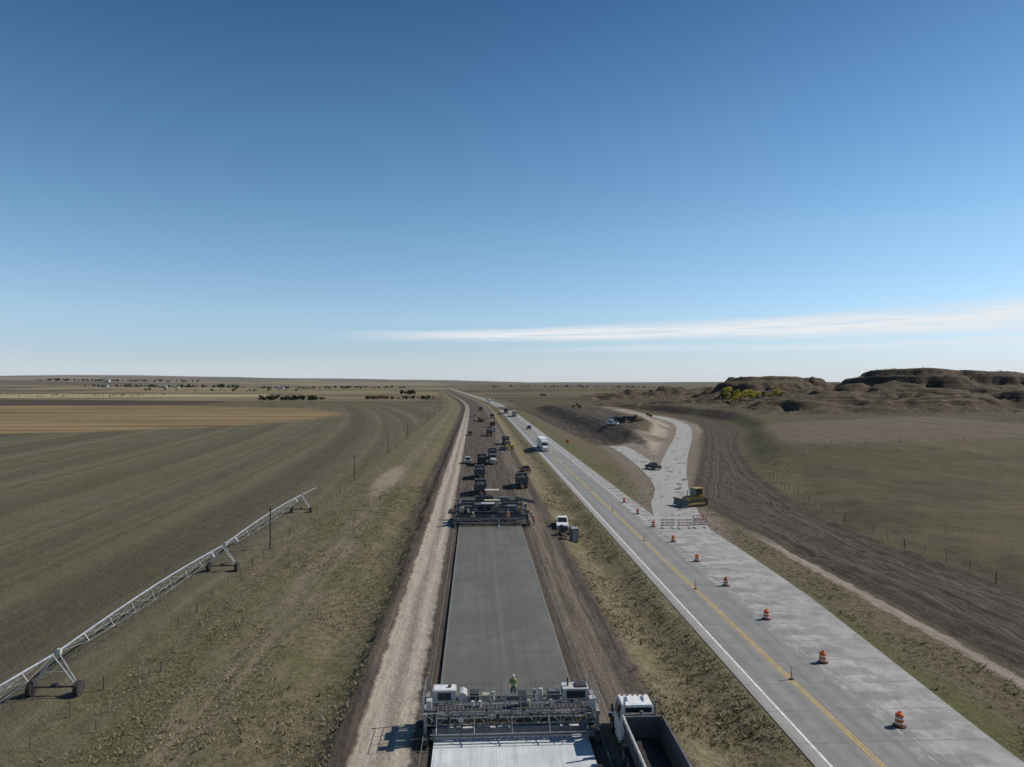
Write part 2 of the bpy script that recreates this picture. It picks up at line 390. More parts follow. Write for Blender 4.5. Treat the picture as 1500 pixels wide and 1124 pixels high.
    col=t.mix(t.math('MULTIPLY',sh,corridor),col,(.20,.165,.128))
    trk=vary((.27,.228,.180),(.37,.320,.26),strk,.3,.7)
    trk=t.mix(t.math('MULTIPLY',t.ss(mid,.5,.68),.5),trk,(.20,.165,.128))
    trk=t.mix(t.ss(strk2,.48,.7,0.,.65),trk,(.21,.174,.136))
    wob=t.math('ADD',U,t.math('MULTIPLY',t.math('SUBTRACT',big,.5),1.5))
    for a_ in(-7.1,-5.2): trk=t.mix(t.math('MULTIPLY',t.band(wob,a_-.3,a_+.3,.2),.5),trk,(.42,.37,.30))
    trk=t.mix(t.math('MULTIPLY',t.band(wob,-6.5,-5.9,.25),.45),trk,(.16,.13,.10))
    trk=t.mix(t.ss(D,250,900,0.,.5),trk,(.12,.10,.08))
    tkm=t.math('MULTIPLY',t.band(t.math('ADD',U,t.math('MULTIPLY',edge2,.34)),-8.0,-4.3,.25),corridor)
    # bare patch beside the fence
    dx=t.math('DIVIDE',t.math('ADD',X,22.),2.6);dy=t.math('DIVIDE',t.math('SUBTRACT',Y,178.),26.)
    rr=t.math('ADD',t.math('ADD',t.math('MULTIPLY',dx,dx),t.math('MULTIPLY',dy,dy)),t.math('MULTIPLY',edge,.9))
    col=t.mix(t.ss(rr,.4,1.5,.75,0.),col,(.28,.235,.175))
    # hills: ledges, rock, talus
    hl=t.attr('hill');nsep=t.n('ShaderNodeSeparateXYZ');t.put(nsep.inputs[0],t.n('ShaderNodeNewGeometry').outputs['Normal'])
    strat=t.noise(t.math('ADD',Z,t.math('MULTIPLY',big,3.)),.9,3,.7,'1D')
    rock=vary((.042,.031,.024),(.130,.098,.070),strat,.35,.65)
    rk=t.noise(pos,.12,6,.78)
    rock=t.mix(t.ss(rk,.50,.62,0.,.75),rock,(.028,.022,.018))
    hillc=vary((.068,.055,.036),(.130,.100,.066),rk,.4,.6)
    hillc=t.mix(t.ss(t.noise(pos,.5,3,.7),.54,.64,0.,.75),hillc,(.030,.027,.017))
    steep=t.ss(nsep.outputs[2],.80,.95,1.,0.)
    hillc=t.mix(steep,hillc,rock)
    col=t.mix(t.ss(hl,.6,4.),col,hillc)
    col=t.scale(col,t.math('ADD',.66,t.math('MULTIPLY',fine,.68)))
    col=t.mix(tkm,col,t.scale(trk,t.math('ADD',.82,t.math('MULTIPLY',fine,.36))))
    col=t.mix(t.ss(D,1200,9000,0.,.5),col,(.21,.22,.23))  # atmospheric haze painted into the ground colour, growing with distance from the origin
    bmp=t.math('ADD',t.math('MULTIPLY',fine,t.math('SUBTRACT',.40,t.math('MULTIPLY',tkm,.26))),t.math('ADD',t.math('MULTIPLY',clump,.4),t.math('MULTIPLY',mid,.5)))
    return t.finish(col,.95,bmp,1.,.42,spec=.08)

def concrete(name,c,streak=.35):
    t=NT(name);pos=t.n('ShaderNodeNewGeometry').outputs['Position']
    uvn=t.n('ShaderNodeUVMap',uv_map='lane');sep=t.n('ShaderNodeSeparateXYZ');t.put(sep.inputs[0],uvn.outputs[0]);L,S,_=sep.outputs
    fine=t.noise(pos,6,4,.75);mid=t.noise(pos,.5,4,.65)
    st=t.noise(t.vmul(uvn.outputs[0],(1.1,.02,1)),1,4,.65);st2=t.noise(t.vmul(uvn.outputs[0],(5,.05,1)),1,3,.7)
    col=t.mix(t.ss(mid,.3,.7),tuple(x*.86 for x in c),tuple(min(.9,x*1.1) for x in c))
    col=t.mix(t.math('MULTIPLY',t.ss(st,.42,.68),streak),col,tuple(x*.62 for x in c))
    col=t.mix(t.math('MULTIPLY',t.ss(st2,.52,.75),streak*.6),col,tuple(min(.9,x*1.35) for x in c))
    return t,col,L,S,fine,mid,st
def highway_mat():
    c=(.235,.232,.217)
    t,col,L,S,fine,mid,st=concrete('highway_concrete',c,.45)
    for a in(22.9,24.5,26.5,28.1):
        w=t.band(L,a-.35,a+.35,.3);col=t.mix(t.math('MULTIPLY',w,.32),col,(.14,.138,.13))
    col=t.mix(t.math('MULTIPLY',t.band(L,20.9,22.,.15),.6),col,(.34,.33,.30))
    pan=t.math('FRACT',t.math('DIVIDE',S,4.6))
    pid=t.n('ShaderNodeTexWhiteNoise',noise_dimensions='1D');t.put(pid.inputs['W'],t.math('FLOOR',t.math('DIVIDE',S,4.6)))
    lane3=t.ss(t.math('ADD',L,t.math('MULTIPLY',mid,.6)),29.3,30.2)
    l3=t.mix(t.ss(mid,.38,.62),(.26,.255,.235),(.38,.37,.342))
    col=t.mix(t.math('MULTIPLY',lane3,.75),col,l3)
    blot=t.noise(t.vmul(t.n('ShaderNodeNewGeometry').outputs['Position'],(.9,.45,1)),1,4,.7)
    col=t.mix(t.math('MULTIPLY',t.math('MULTIPLY',t.band(L,28.2,32.5,.8),t.ss(blot,.5,.62)),.5),col,(.45,.44,.41))
    bar=t.math('MULTIPLY',t.band(pan,.30,.62,.04),t.band(t.math('ADD',L,t.math('MULTIPLY',mid,1.4)),29.8,33.4,.5))
    col=t.mix(t.math('MULTIPLY',bar,.48),col,(.15,.148,.14))
    j=t.math('ADD',t.ss(pan,.0,.02,1.,0.),t.ss(pan,.98,1.,0.,1.),clamp=True)
    col=t.mix(t.math('MULTIPLY',j,.5),col,(.08,.08,.075))
    lj=t.math('ADD',t.band(L,25.62,25.68,.02),t.band(L,29.55,29.62,.02),clamp=True)
    col=t.mix(t.math('MULTIPLY',lj,.5),col,(.1,.1,.1))
    col=t.mix(t.math('MULTIPLY',pid.outputs[0],.18),col,(.15,.148,.14))
    # tan mud film along the centre line and shoulder
    col=t.mix(t.math('MULTIPLY',t.band(t.math('ADD',L,mid),25.2,26.3,.3),.3),col,(.26,.215,.15))
    col=t.mix(t.math('MULTIPLY',t.band(t.math('ADD',L,mid),21.3,21.9,.3),.35),col,(.17,.145,.115))
    return t.finish(t.scale(col,t.math('ADD',.78,t.math('MULTIPLY',fine,.44))),.85,fine,.2,.02,spec=.25)
def ramp_mat():
    t,col,L,S,fine,mid,st=concrete('ramp_concrete',(.32,.312,.287),streak=.3)
    pan=t.math('FRACT',t.math('DIVIDE',S,4.6));j=t.ss(pan,0.,.03,1.,0.)
    col=t.mix(t.math('MULTIPLY',j,.4),col,(.12,.12,.11))
    col=t.mix(t.ss(mid,.55,.7,0.,.4),col,(.21,.18,.14))
    return t.finish(col,.85,fine,.2,.02,spec=.25)
def fresh_mat():
    t,col,L,S,fine,mid,st=concrete('fresh_wet_concrete',(.130,.128,.112),streak=.38)
    big=t.noise(t.n('ShaderNodeNewGeometry').outputs['Position'],.11,3,.5)
    col=t.mix(t.ss(big,.4,.62,0.,.45),col,(.092,.090,.078))
    for a in(1.1,4.3): col=t.mix(t.math('MULTIPLY',t.band(L,a-.16,a+.16,.14),.3),col,(.082,.08,.07))
    col=t.mix(t.math('MULTIPLY',t.band(L,2.2,2.6,.1),.2),col,(.18,.175,.155))
    col=t.mix(t.ss(S,49.,64.,.35,0.),col,(.08,.078,.068))
    col=t.mix(t.math('ADD',t.ss(L,-2.8,-2.55,.6,0.),t.ss(L,7.25,7.5,0.,.6)),col,(.21,.20,.17))
    return t.finish(t.scale(col,t.math('ADD',.85,t.math('MULTIPLY',fine,.3))),.68,fine,.15,.01,spec=.22)
def cured_mat():
    t,col,L,S,fine,mid,st=concrete('cured_white_concrete',(.56,.58,.59),streak=.5)
    tine=t.math('SINE',t.math('MULTIPLY',L,30.))
    col=t.mix(t.ss(tine,.4,1.,0.,.2),col,(.30,.31,.32))
    col=t.mix(t.ss(t.noise(t.vmul(t.n('ShaderNodeNewGeometry').outputs['Position'],(2.2,.15,1)),1,4,.7),.5,.68,0.,.5),col,(.33,.34,.35))
    return t.finish(col,.8,fine,.2,.01,spec=.25)

# ------------------------------------------------------------------ ground
def axis(segs):
    out=[segs[0][0]]
    for a,b,s0,g in segs:
        x=out[-1];s=s0
        while x<b-1e-6: x+=s;out.append(x);s*=g
    return np.array(out)
xr=axis([(-36,22,.6,1),(22,66,1.1,1),(66,150,2,1),(150,500,2.4,1),(500,9500,4,1.07)])
xl=axis([(36,110,.9,1.03),(110,700,5,1.005),(700,9500,8,1.08)]);xl=-xl[::-1][:-1]
gx=np.concatenate([xl,xr])
gy=axis([(-90,38,5,1),(38,135,.65,1),(135,320,1.5,1),(320,860,2.5,1),(860,1300,5,1),(1300,13500,7,1.06)])
GX,GY=np.meshgrid(gx,gy);nX,nY=len(gx),len(gy)
fxx,fyy=GX.ravel(),GY.ravel();fz=hfun(fxx,fyy)
co=np.stack([fxx,fyy,fz],1).astype(np.float32)
idx=np.arange(nX*nY).reshape(nY,nX)
q=np.stack([idx[:-1,:-1],idx[:-1,1:],idx[1:,1:],idx[1:,:-1]],-1).reshape(-1,4)
me=bpy.data.meshes.new('ground');me.vertices.add(len(co));me.vertices.foreach_set('co',co.ravel())
me.loops.add(q.size);me.loops.foreach_set('vertex_index',q.ravel().astype(np.int32))
me.polygons.add(len(q));me.polygons.foreach_set('loop_start',np.arange(0,q.size,4,dtype=np.int32));me.polygons.foreach_set('loop_total',np.full(len(q),4,dtype=np.int32))
me.update(calc_edges=True);me.polygons.foreach_set('use_smooth',np.ones(len(q),bool))
def setattr_(nm,arr):
    a=me.attributes.new(nm,'FLOAT','POINT');a.data.foreach_set('value',np.asarray(arr,np.float32))
setattr_('u',fxx-curve(fyy));setattr_('far',np.hypot(fxx,fyy));setattr_('row',np.hypot(fxx+2600,fyy-60))
setattr_('gold',sdf(GOLD,fxx,fyy));setattr_('plow',sdf(PLOW,fxx,fyy));setattr_('pale',sdf(PALE,fxx,fyy));setattr_('rfield',sdf(RFIELD,fxx,fyy))
setattr_('dark_r',sdf(DARK_R,fxx,fyy));setattr_('dark_i',sdf(DARK_I,fxx,fyy));setattr_('tan_i',sdf(TAN_I,fxx,fyy));setattr_('bank',sdf(BANK,fxx,fyy))
setattr_('ramp',np.minimum(pdist(RAMP,fxx,fyy),pdist(BRANCH,fxx,fyy)))
hm=np.zeros(fxx.shape)
for cx,cy,rx,ry,H,fl in HILLS:
    r=np.sqrt(((fxx-cx)/(rx*1.5))**2+((fyy-cy)/(ry*1.5))**2);hm=np.maximum(hm,H*(1-ss(r,.5,1.25)))
hm=hm*(.6+.9*fbm(fxx/30,fyy/30,77,3))
setattr_('hill',hm)
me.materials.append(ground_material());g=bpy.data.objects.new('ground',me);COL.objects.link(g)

# ------------------------------------------------------------------ paved strips
def strip(name,rows,z,th,mat,lanes=None):
    """rows: list of (left(x,y), right(x,y), uL, uR, s)"""
    nd=6;vs=[];fs=[];uv=[]
    for (l,r,ul,ur,s) in rows:
        for k in range(nd+1):
            f=k/nd;vs.append((l[0]+(r[0]-l[0])*f,l[1]+(r[1]-l[1])*f,z));uv.append((ul+(ur-ul)*f,s))
    n=len(rows);W=nd+1
    for i in range(n-1):
        for k in range(nd): fs.append((i*W+k,i*W+k+1,(i+1)*W+k+1,(i+1)*W+k))
    b=len(vs)
    for (l,r,ul,ur,s) in rows:
        vs+=[(l[0],l[1],z-th),(r[0],r[1],z-th)];uv+=[(ul,s),(ur,s)]
    for i in range(n-1):
        fs.append((b+2*i,i*W,(i+1)*W,b+2*i+2));fs.append((i*W+nd,b+2*i+1,b+2*i+3,(i+1)*W+nd))
    fs.append(tuple([b]+[b+1]+list(range(nd,-1,-1))))
    e=(n-1)*W;fs.append(tuple([b+2*n-1,b+2*n-2]+list(range(e,e+nd+1))))
    m=bpy.data.meshes.new(name);m.from_pydata(vs,[],fs);l=m.uv_layers.new(name='lane')
    for lp in m.loops: l.data[lp.index].uv=uv[lp.vertex_index]
    m.materials.append(mat);o=bpy.data.objects.new(name,m);COL.objects.link(o);return o
def along(u0,u1,ys):
    rows=[]
    for y in ys:
        c=float(curve(y));a=u0(y) if callable(u0) else u0;b=u1(y) if callable(u1) else u1
        rows.append(((c+a,y),(c+b,y),a,b,y))
    return rows
ys=list(np.arange(-90,112,4.))+[112,114,116,117,119]+list(np.arange(122,700,12))+list(np.arange(700,3600,40))
strip('highway_road',along(21.1,lambda y:float(wedge_right(y)),ys),.06,.4,highway_mat())
def strip_line(name,u,w,mat,y0=-90,y1=3000,z=.064,dash=None):
    if dash:
        mb=MB();y=y0
        while y<y1:
            c=float(curve(y));mb.add([(c+u-w/2,y,z),(c+u+w/2,y,z),(c+u+w/2,y+dash[0],z),(c+u-w/2,y+dash[0],z)],[(0,1,2,3)],mat);y+=dash[0]+dash[1]
        return mb.build(name)
    yy=[v for v in np.arange(y0,y1+1,12.)]
    mb=MB()
    for a,b in zip(yy[:-1],yy[1:]):
        ca,cb=float(curve(a)),float(curve(b));mb.add([(ca+u-w/2,a,z),(ca+u+w/2,a,z),(cb+u+w/2,b,z),(cb+u-w/2,b,z)],[(0,1,2,3)],mat)
    return mb.build(name)
LW=M('white_line_paint',(.70,.70,.67),.7,var=.25,scale=1.5,dust=.25)
LY=M('yellow_line_paint',(.55,.36,.07),.7,var=.3,scale=1.5,dust=.3)
LF=M('faded_line_paint',(.42,.415,.39),.8,var=.4,scale=1.5,dust=.3)
strip_line('white_edge_line',22.1,.17,LW)
strip_line('yellow_centre_line',25.22,.10,LY)
strip_line('yellow_centre_line',25.46,.10,LY)
strip_line('faded_white_line',28.95,.12,LF,dash=(.9,2.7),y1=140)
strip_line('white_shoulder_line',29.3,.14,LW,y0=120,y1=3000)
def offs(line,w,s0=0,endw=None):
    rows=[];s=s0;n=len(line)
    for i,p in enumerate(line):
        a=line[max(0,i-1)];b=line[min(n-1,i+1)];tx,ty=b[0]-a[0],b[1]-a[1];L=math.hypot(tx,ty);nx,ny=-ty/L,tx/L
        if i: s+=math.hypot(p[0]-line[i-1][0],p[1]-line[i-1][1])
        ww=w(i/(n-1)) if callable(w) else w
        rows.append(((p[0]+nx*ww,p[1]+ny*ww),(p[0]-nx*ww,p[1]-ny*ww),-ww,ww,s))
    return rows
RM=ramp_mat()
strip('ramp_road',offs(RAMP,lambda f:3.7 if f>.1 else 4.2),.068,.35,RM)
strip('ramp_connector_road',offs(BRANCH,lambda f:2.8+.9*abs(f-.5)),.073,.35,RM)
strip('fresh_concrete_slab',along(-2.8,7.5,[49.0,60,75,90,105,120.5]),.26,.4,fresh_mat())
strip('cured_concrete_slab',along(-2.8,7.5,[-90,-40,0,25,40,49.0]),.262,.4,cured_mat())

# string line beside the slab
mb=MB()
for u in(-3.75,8.5):
    for k in range(-2,40):
        y=40+k*7.6
        mb.tube((u,y,-.2),(u,y,.85),.014,STEEL,5);mb.tube((u,y,.62),(u+.25*(1 if u<0 else -1),y,.66),.008,STEEL,4)
    mb.tube((u+.25*(1 if u<0 else -1),25,.66),(u+.25*(1 if u<0 else -1),325,.66),.006,WHITE,4)
mb.build('string_line')

# ------------------------------------------------------------------ vegetation
def tuft_mesh():
    vs=[];fs=[]
    zones=[(-28.5,-9.3,40,170,34000,.20),(13.0,20.8,40,170,18000,.22),(35,43,40,120,6000,.22),(-60,-30,42,110,3000,.12),(61,95,50,120,3000,.15),(32.5,44,125,210,1800,.28)]
    P=[]
    for x0,x1,y0,y1,n,h in zones:
        x=rng.uniform(x0,x1,n);yy=y0+(y1-y0)*rng.uniform(0,1,n)**1.5
        d=fbm(x*.22,yy*.16,91,4)+.25*(fbm(x*1.1,yy*.9,95,2)-.5);k=d>rng.uniform(.36,.56,n);x=x[k];yy=yy[k]
        if x0==35: k=x>wedge_right(yy)+.6;x=x[k];yy=yy[k]
        s=rng.uniform(.3,1.0,len(x))**1.3+.12;s=np.where(rng.uniform(0,1,len(x))<.04,s*1.9,s)
        P.append(np.stack([x,yy,hfun(x,yy),h*s],1))
    P=np.concatenate(P)
    for x,y,z,h in P:
        for b in range(4):
            a=random.random()*6.283;r=h*.5*random.random();w=h*.2
            bx,by=x+r*math.cos(a),y+r*math.sin(a);c,s_=math.cos(a+1.5),math.sin(a+1.5)
            ln=h*random.uniform(.5,1.1);n=len(vs)
            vs+=[(bx-w*c,by-w*s_,z-.06),(bx+w*c,by+w*s_,z-.06),(bx+ln*math.cos(a),by+ln*math.sin(a),z+h*random.uniform(.5,.9))]
            fs.append((n,n+1,n+2))
    me=bpy.data.meshes.new('grass');me.from_pydata(vs,[],fs)
    t=NT('dry_grass');pos=t.n('ShaderNodeNewGeometry').outputs['Position']
    a=t.noise(pos,.09,3,.6);b=t.noise(pos,2.5,3,.7)
    c=t.mix(t.ss(b,.35,.65),(.15,.13,.07),(.30,.25,.155));c=t.mix(t.ss(a,.44,.6,0.,.5),c,(.13,.132,.055))
    me.materials.append(t.finish(c,.9,spec=.05));o=bpy.data.objects.new('grass',me);COL.objects.link(o)
tuft_mesh()
def leafmat(nm,c1,c2):
    t=NT(nm);pos=t.n('ShaderNodeNewGeometry').outputs['Position'];a=t.noise(pos,.7,3,.7)
    return t.finish(t.mix(t.ss(a,.35,.65),c1,c2),.85,spec=.1)
LYEL=leafmat('autumn_leaves',(.36,.31,.06),(.68,.56,.12));LGRN=leafmat('dull_green_leaves',(.10,.12,.04),(.24,.23,.08));LDRK=leafmat('dark_shrub_leaves',(.022,.026,.016),(.06,.058,.035))
BARK=M('bark',(.09,.07,.055),.9)
def tree(h,leaf,nl=700,seed=0,sz=.42,spread=.36):
    r=random.Random(seed);mb=MB();mb.tube((0,0,-.3),(0,0,h*.45),h*.03,BARK,7,h*.018)
    cl=[]
    for k in range(9):
        a=r.uniform(0,6.28);b=r.uniform(.15,1.)*h*spread;z0=h*r.uniform(.2,.45);e=(b*math.cos(a),b*math.sin(a),h*r.uniform(.4,.9))
        mb.tube((0,0,z0),e,h*.014,BARK,5,h*.004);cl.append((e,h*r.uniform(.11,.2)))
    for i in range(nl):
        (cx,cy,cz),R=cl[r.randrange(len(cl))]
        d=Vector((r.gauss(0,1),r.gauss(0,1),r.gauss(0,1))).normalized()*R*r.uniform(.4,1.05)
        p=Vector((cx,cy,cz))+Vector((d.x,d.y,d.z*.8));n=Vector((r.gauss(0,1),r.gauss(0,1),r.gauss(0,1))).normalized();u=n.orthogonal().normalized();v=n.cross(u);s=sz*r.uniform(.5,1.1)
        mb.add([p-u*s-v*s*.6,p+u*s-v*s*.6,p+u*s*.7+v*s*.7,p-u*s*.6+v*s],[(0,1,2,3)],leaf)
    return mb
tv=[tree(9,LYEL,650,i).mesh('tree_yellow_%d'%i) for i in range(4)]+[tree(8,LGRN,500,20+i).mesh('tree_green_%d'%i) for i in range(2)]
def put_tree(me,x,y,s,nm='cottonwood_tree'):
    o=bpy.data.objects.new(nm,me);COL.objects.link(o);o.location=(x,y,hz(x,y)-.2);o.rotation_euler=(0,0,random.uniform(0,6.28));o.scale=(s,s,s*random.uniform(.85,1.1))
for b_,D_,k,s in[(372,560,0,1.2),(381,565,4,1.1),(390,560,1,1.0),(400,555,2,.9),(409,560,3,1.1),(417,555,0,.9),(428,565,5,.7),(437,560,1,.6),(449,560,2,.95),(456,565,4,.8),(466,565,5,.7),(368,600,5,1.2),(379,600,1,1.0),(340,700,4,.8),(478,560,5,.5),(366,560,4,1.2),(394,545,3,.8),(412,548,2,.7),(385,552,0,.8)]:
    put_tree(tv[k],D_*b_/1041,D_,s)
def grove(name,x0,x1,y0,y1,n,h,leaf,per=60):
    mb=MB();r=random.Random(int(abs(x0)))
    for i in range(n):
        x=r.uniform(x0,x1);y=r.uniform(y0,y1);hh=h*r.uniform(.4,1.1);z=hz(x,y)
        mb.tube((x,y,z-.5),(x,y,z+hh*.5),hh*.03,BARK,4)
        lob=[(x+r.gauss(0,hh*.22),y+r.gauss(0,hh*.22),z+hh*r.uniform(.3,.8)) for _ in range(5)]
        for k in range(per):
            c=lob[k%5];p=Vector((c[0]+r.gauss(0,hh*.13),c[1]+r.gauss(0,hh*.13),max(z,c[2]+r.gauss(0,hh*.12))));s=hh*.1*r.uniform(.6,1.3)
            n_=Vector((r.gauss(0,1),r.gauss(0,1),r.gauss(0,1))).normalized();u=n_.orthogonal().normalized();v=n_.cross(u)
            mb.add([p-u*s-v*s,p+u*s-v*s,p+u*s+v*s,p-u*s+v*s],[(0,1,2,3)],leaf)
    o=bpy.data.objects.new(name,mb.mesh(name));COL.objects.link(o)
grove('distant_tree_row',-290,-205,940,975,60,6.5,LDRK)
grove('distant_tree_row',-160,-62,1000,1040,60,5.,LDRK)
grove('distant_tree_row',-145,-118,1350,1380,9,9,LDRK)
grove('distant_tree_row',-1560,-950,2900,3100,110,13,LDRK,40)
grove('distant_tree_row',-800,-260,2600,2700,80,11,LDRK,40)
grove('distant_tree_row',-2600,-1700,4200,4500,90,16,LDRK,40)
grove('distant_tree_row',40,700,2600,2900,60,9,LDRK,40)
grove('distant_tree_row',-900,-450,1900,1980,30,8,LDRK,40)
grove('field_shrubs',-1000,-560,1180,1420,110,3.2,leafmat('tan_shrub',(.12,.10,.03),(.20,.17,.06)),30)
grove('hillside_shrubs',150,520,470,560,130,1.5,LDRK,24)
grove('hillside_shrubs',160,470,640,700,90,2.0,LDRK,24)
grove('hillside_shrubs',250,440,570,620,70,1.6,LDRK,24)
grove('roadside_weeds',13.5,20.5,45,75,7,.5,leafmat('brown_weed',(.08,.05,.03),(.14,.09,.05)),40)

# ------------------------------------------------------------------ fences, poles
def fence(name,pts,sp=5,h=1.15,mat=WOOD):
    mb=MB();P=[];
    for (ax,ay),(bx,by) in zip(pts[:-1],pts[1:]):
        L=math.hypot(bx-ax,by-ay);n=int(L/sp)
        for i in range(n): P.append((ax+(bx-ax)*i/n,ay+(by-ay)*i/n))
    P.append(pts[-1]);Q=[]
    for i,(x,y) in enumerate(P):
        z=hz(x,y);Q.append((x,y,z));r=.07 if i%4==0 else .035
        mb.tube((x,y,z-.3),(x+random.uniform(-.06,.06),y,z+h*random.uniform(.93,1.08)),r,mat,6)
    for a,b in zip(Q[:-1],Q[1:]):
        for k in(.35,.65,.95): mb.tube((a[0],a[1],a[2]+h*k),(b[0],b[1],b[2]+h*k),.006,STEEL,3)
    mb.build(name)
def cc(u,y): return (float(curve(y))+u,y)
fence('wire_fence',[cc(-29,y) for y in range(20,720,60)],4.5)
fence('wire_fence',[(64,30),(62.5,78),(62,100),(63.5,128),(74,176)],4.2,1.3)
fence('wire_fence',[(74,176),(110,215),(170,225)],6,1.2)
fence('wire_fence',[cc(-26,y) for y in range(20,200,60)],9,.9)
for y in[34,104,175,242,310,380,450,520,600]:
    x=float(curve(y))-29.6;z=hz(x,y);mb=MB();H=6.3
    mb.tube((0,0,-.5),(0,0,H),.15,WOOD,8,.10);mb.tube((-.35,0,H-.5),(.35,0,H-.5),.05,WOOD,6)
    for k in(-.33,.33): mb.tube((k,0,H-.45),(k,0,H-.28),.04,LSTEEL,6)
    mb.tube((0,0,H),(0,0,H+.18),.04,LSTEEL,6)
    mb.build('utility_pole',(x,y,z))

# ------------------------------------------------------------------ centre pivot irrigator
mb=MB();PX=-32.2;Hp=3.15
tow=[20,56,92,132.5]
for a,b in zip([-10]+tow[:-1],tow):
    n=9;pts=[Vector((PX,a+(b-a)*i/n,Hp+.40*math.sin(math.pi*i/n)+.1)) for i in range(n+1)]
    for p,q_ in zip(pts[:-1],pts[1:]): mb.tube(p,q_,.085,GALV,8)
    low=[]
    for i in range(1,n):
        p=pts[i];d=.9*math.sin(math.pi*i/n)+.3
        for sx in(-.42,.42):
            qv=p+Vector((sx,0,-d));mb.tube(p,qv,.022,GALV,5);mb.tube(pts[i-1],qv,.013,GALV,4);mb.tube(pts[min(n,i+1)],qv,.013,GALV,4)
        mb.tube(p+Vector((-.42,0,-d)),p+Vector((.42,0,-d)),.02,GALV,5)
        low.append(p+Vector((0,0,-d)))
    chain=[pts[0]]+low+[pts[-1]]
    for p,q_ in zip(chain[:-1],chain[1:]):
        for sx in(-.42,.42):
            pa=p+Vector((sx if p is not chain[0] else 0,0,0));qa=q_+Vector((sx if q_ is not chain[-1] else 0,0,0));mb.tube(pa,qa,.016,GALV,5)
    for i in range(1,n*2):
        y=a+(b-a)*i/(n*2);mb.tube((PX+.05,y,Hp+.3),(PX+.05,y,1.5),.012,DARK,4)
for y in tow:
    z0=hz(PX,y);top=Vector((PX,y,Hp+.12))
    for sx in(-1.75,1.75):
        foot=Vector((PX+sx,y,z0+.55))
        for dy in(-.35,.35):
            mb.tube(top+Vector((0,dy,0)),foot+Vector((0,dy*.3,0)),.045,GALV,6)
        mb.tube((PX+sx-.17,y,z0+.5),(PX+sx+.17,y,z0+.5),.58,TIRE,18);mb.tube((PX+sx-.18,y,z0+.5),(PX+sx+.18,y,z0+.5),.18,DARK,10)
    mb.tube((PX-1.75,y,z0+.62),(PX+1.75,y,z0+.62),.08,DARK,8)
    mb.tube((PX-.9,y,z0+1.75),(PX+.9,y,z0+1.75),.04,GALV,6)
    mb.box((PX,y,z0+.75),(.4,.35,.3),DARK);mb.box((PX+.3,y,Hp+.25),(.3,.3,.4),OFFW)
mb.tube((PX,132.5,Hp+.1),(PX,144,Hp-.3),.06,GALV,8);mb.tube((PX,132.5,Hp+1.2),(PX,143,Hp-.25),.01,GALV,4);mb.tube((PX,132.5,Hp),(PX,132.5,Hp+1.2),.03,GALV,5)
mb.build('irrigation_pivot')

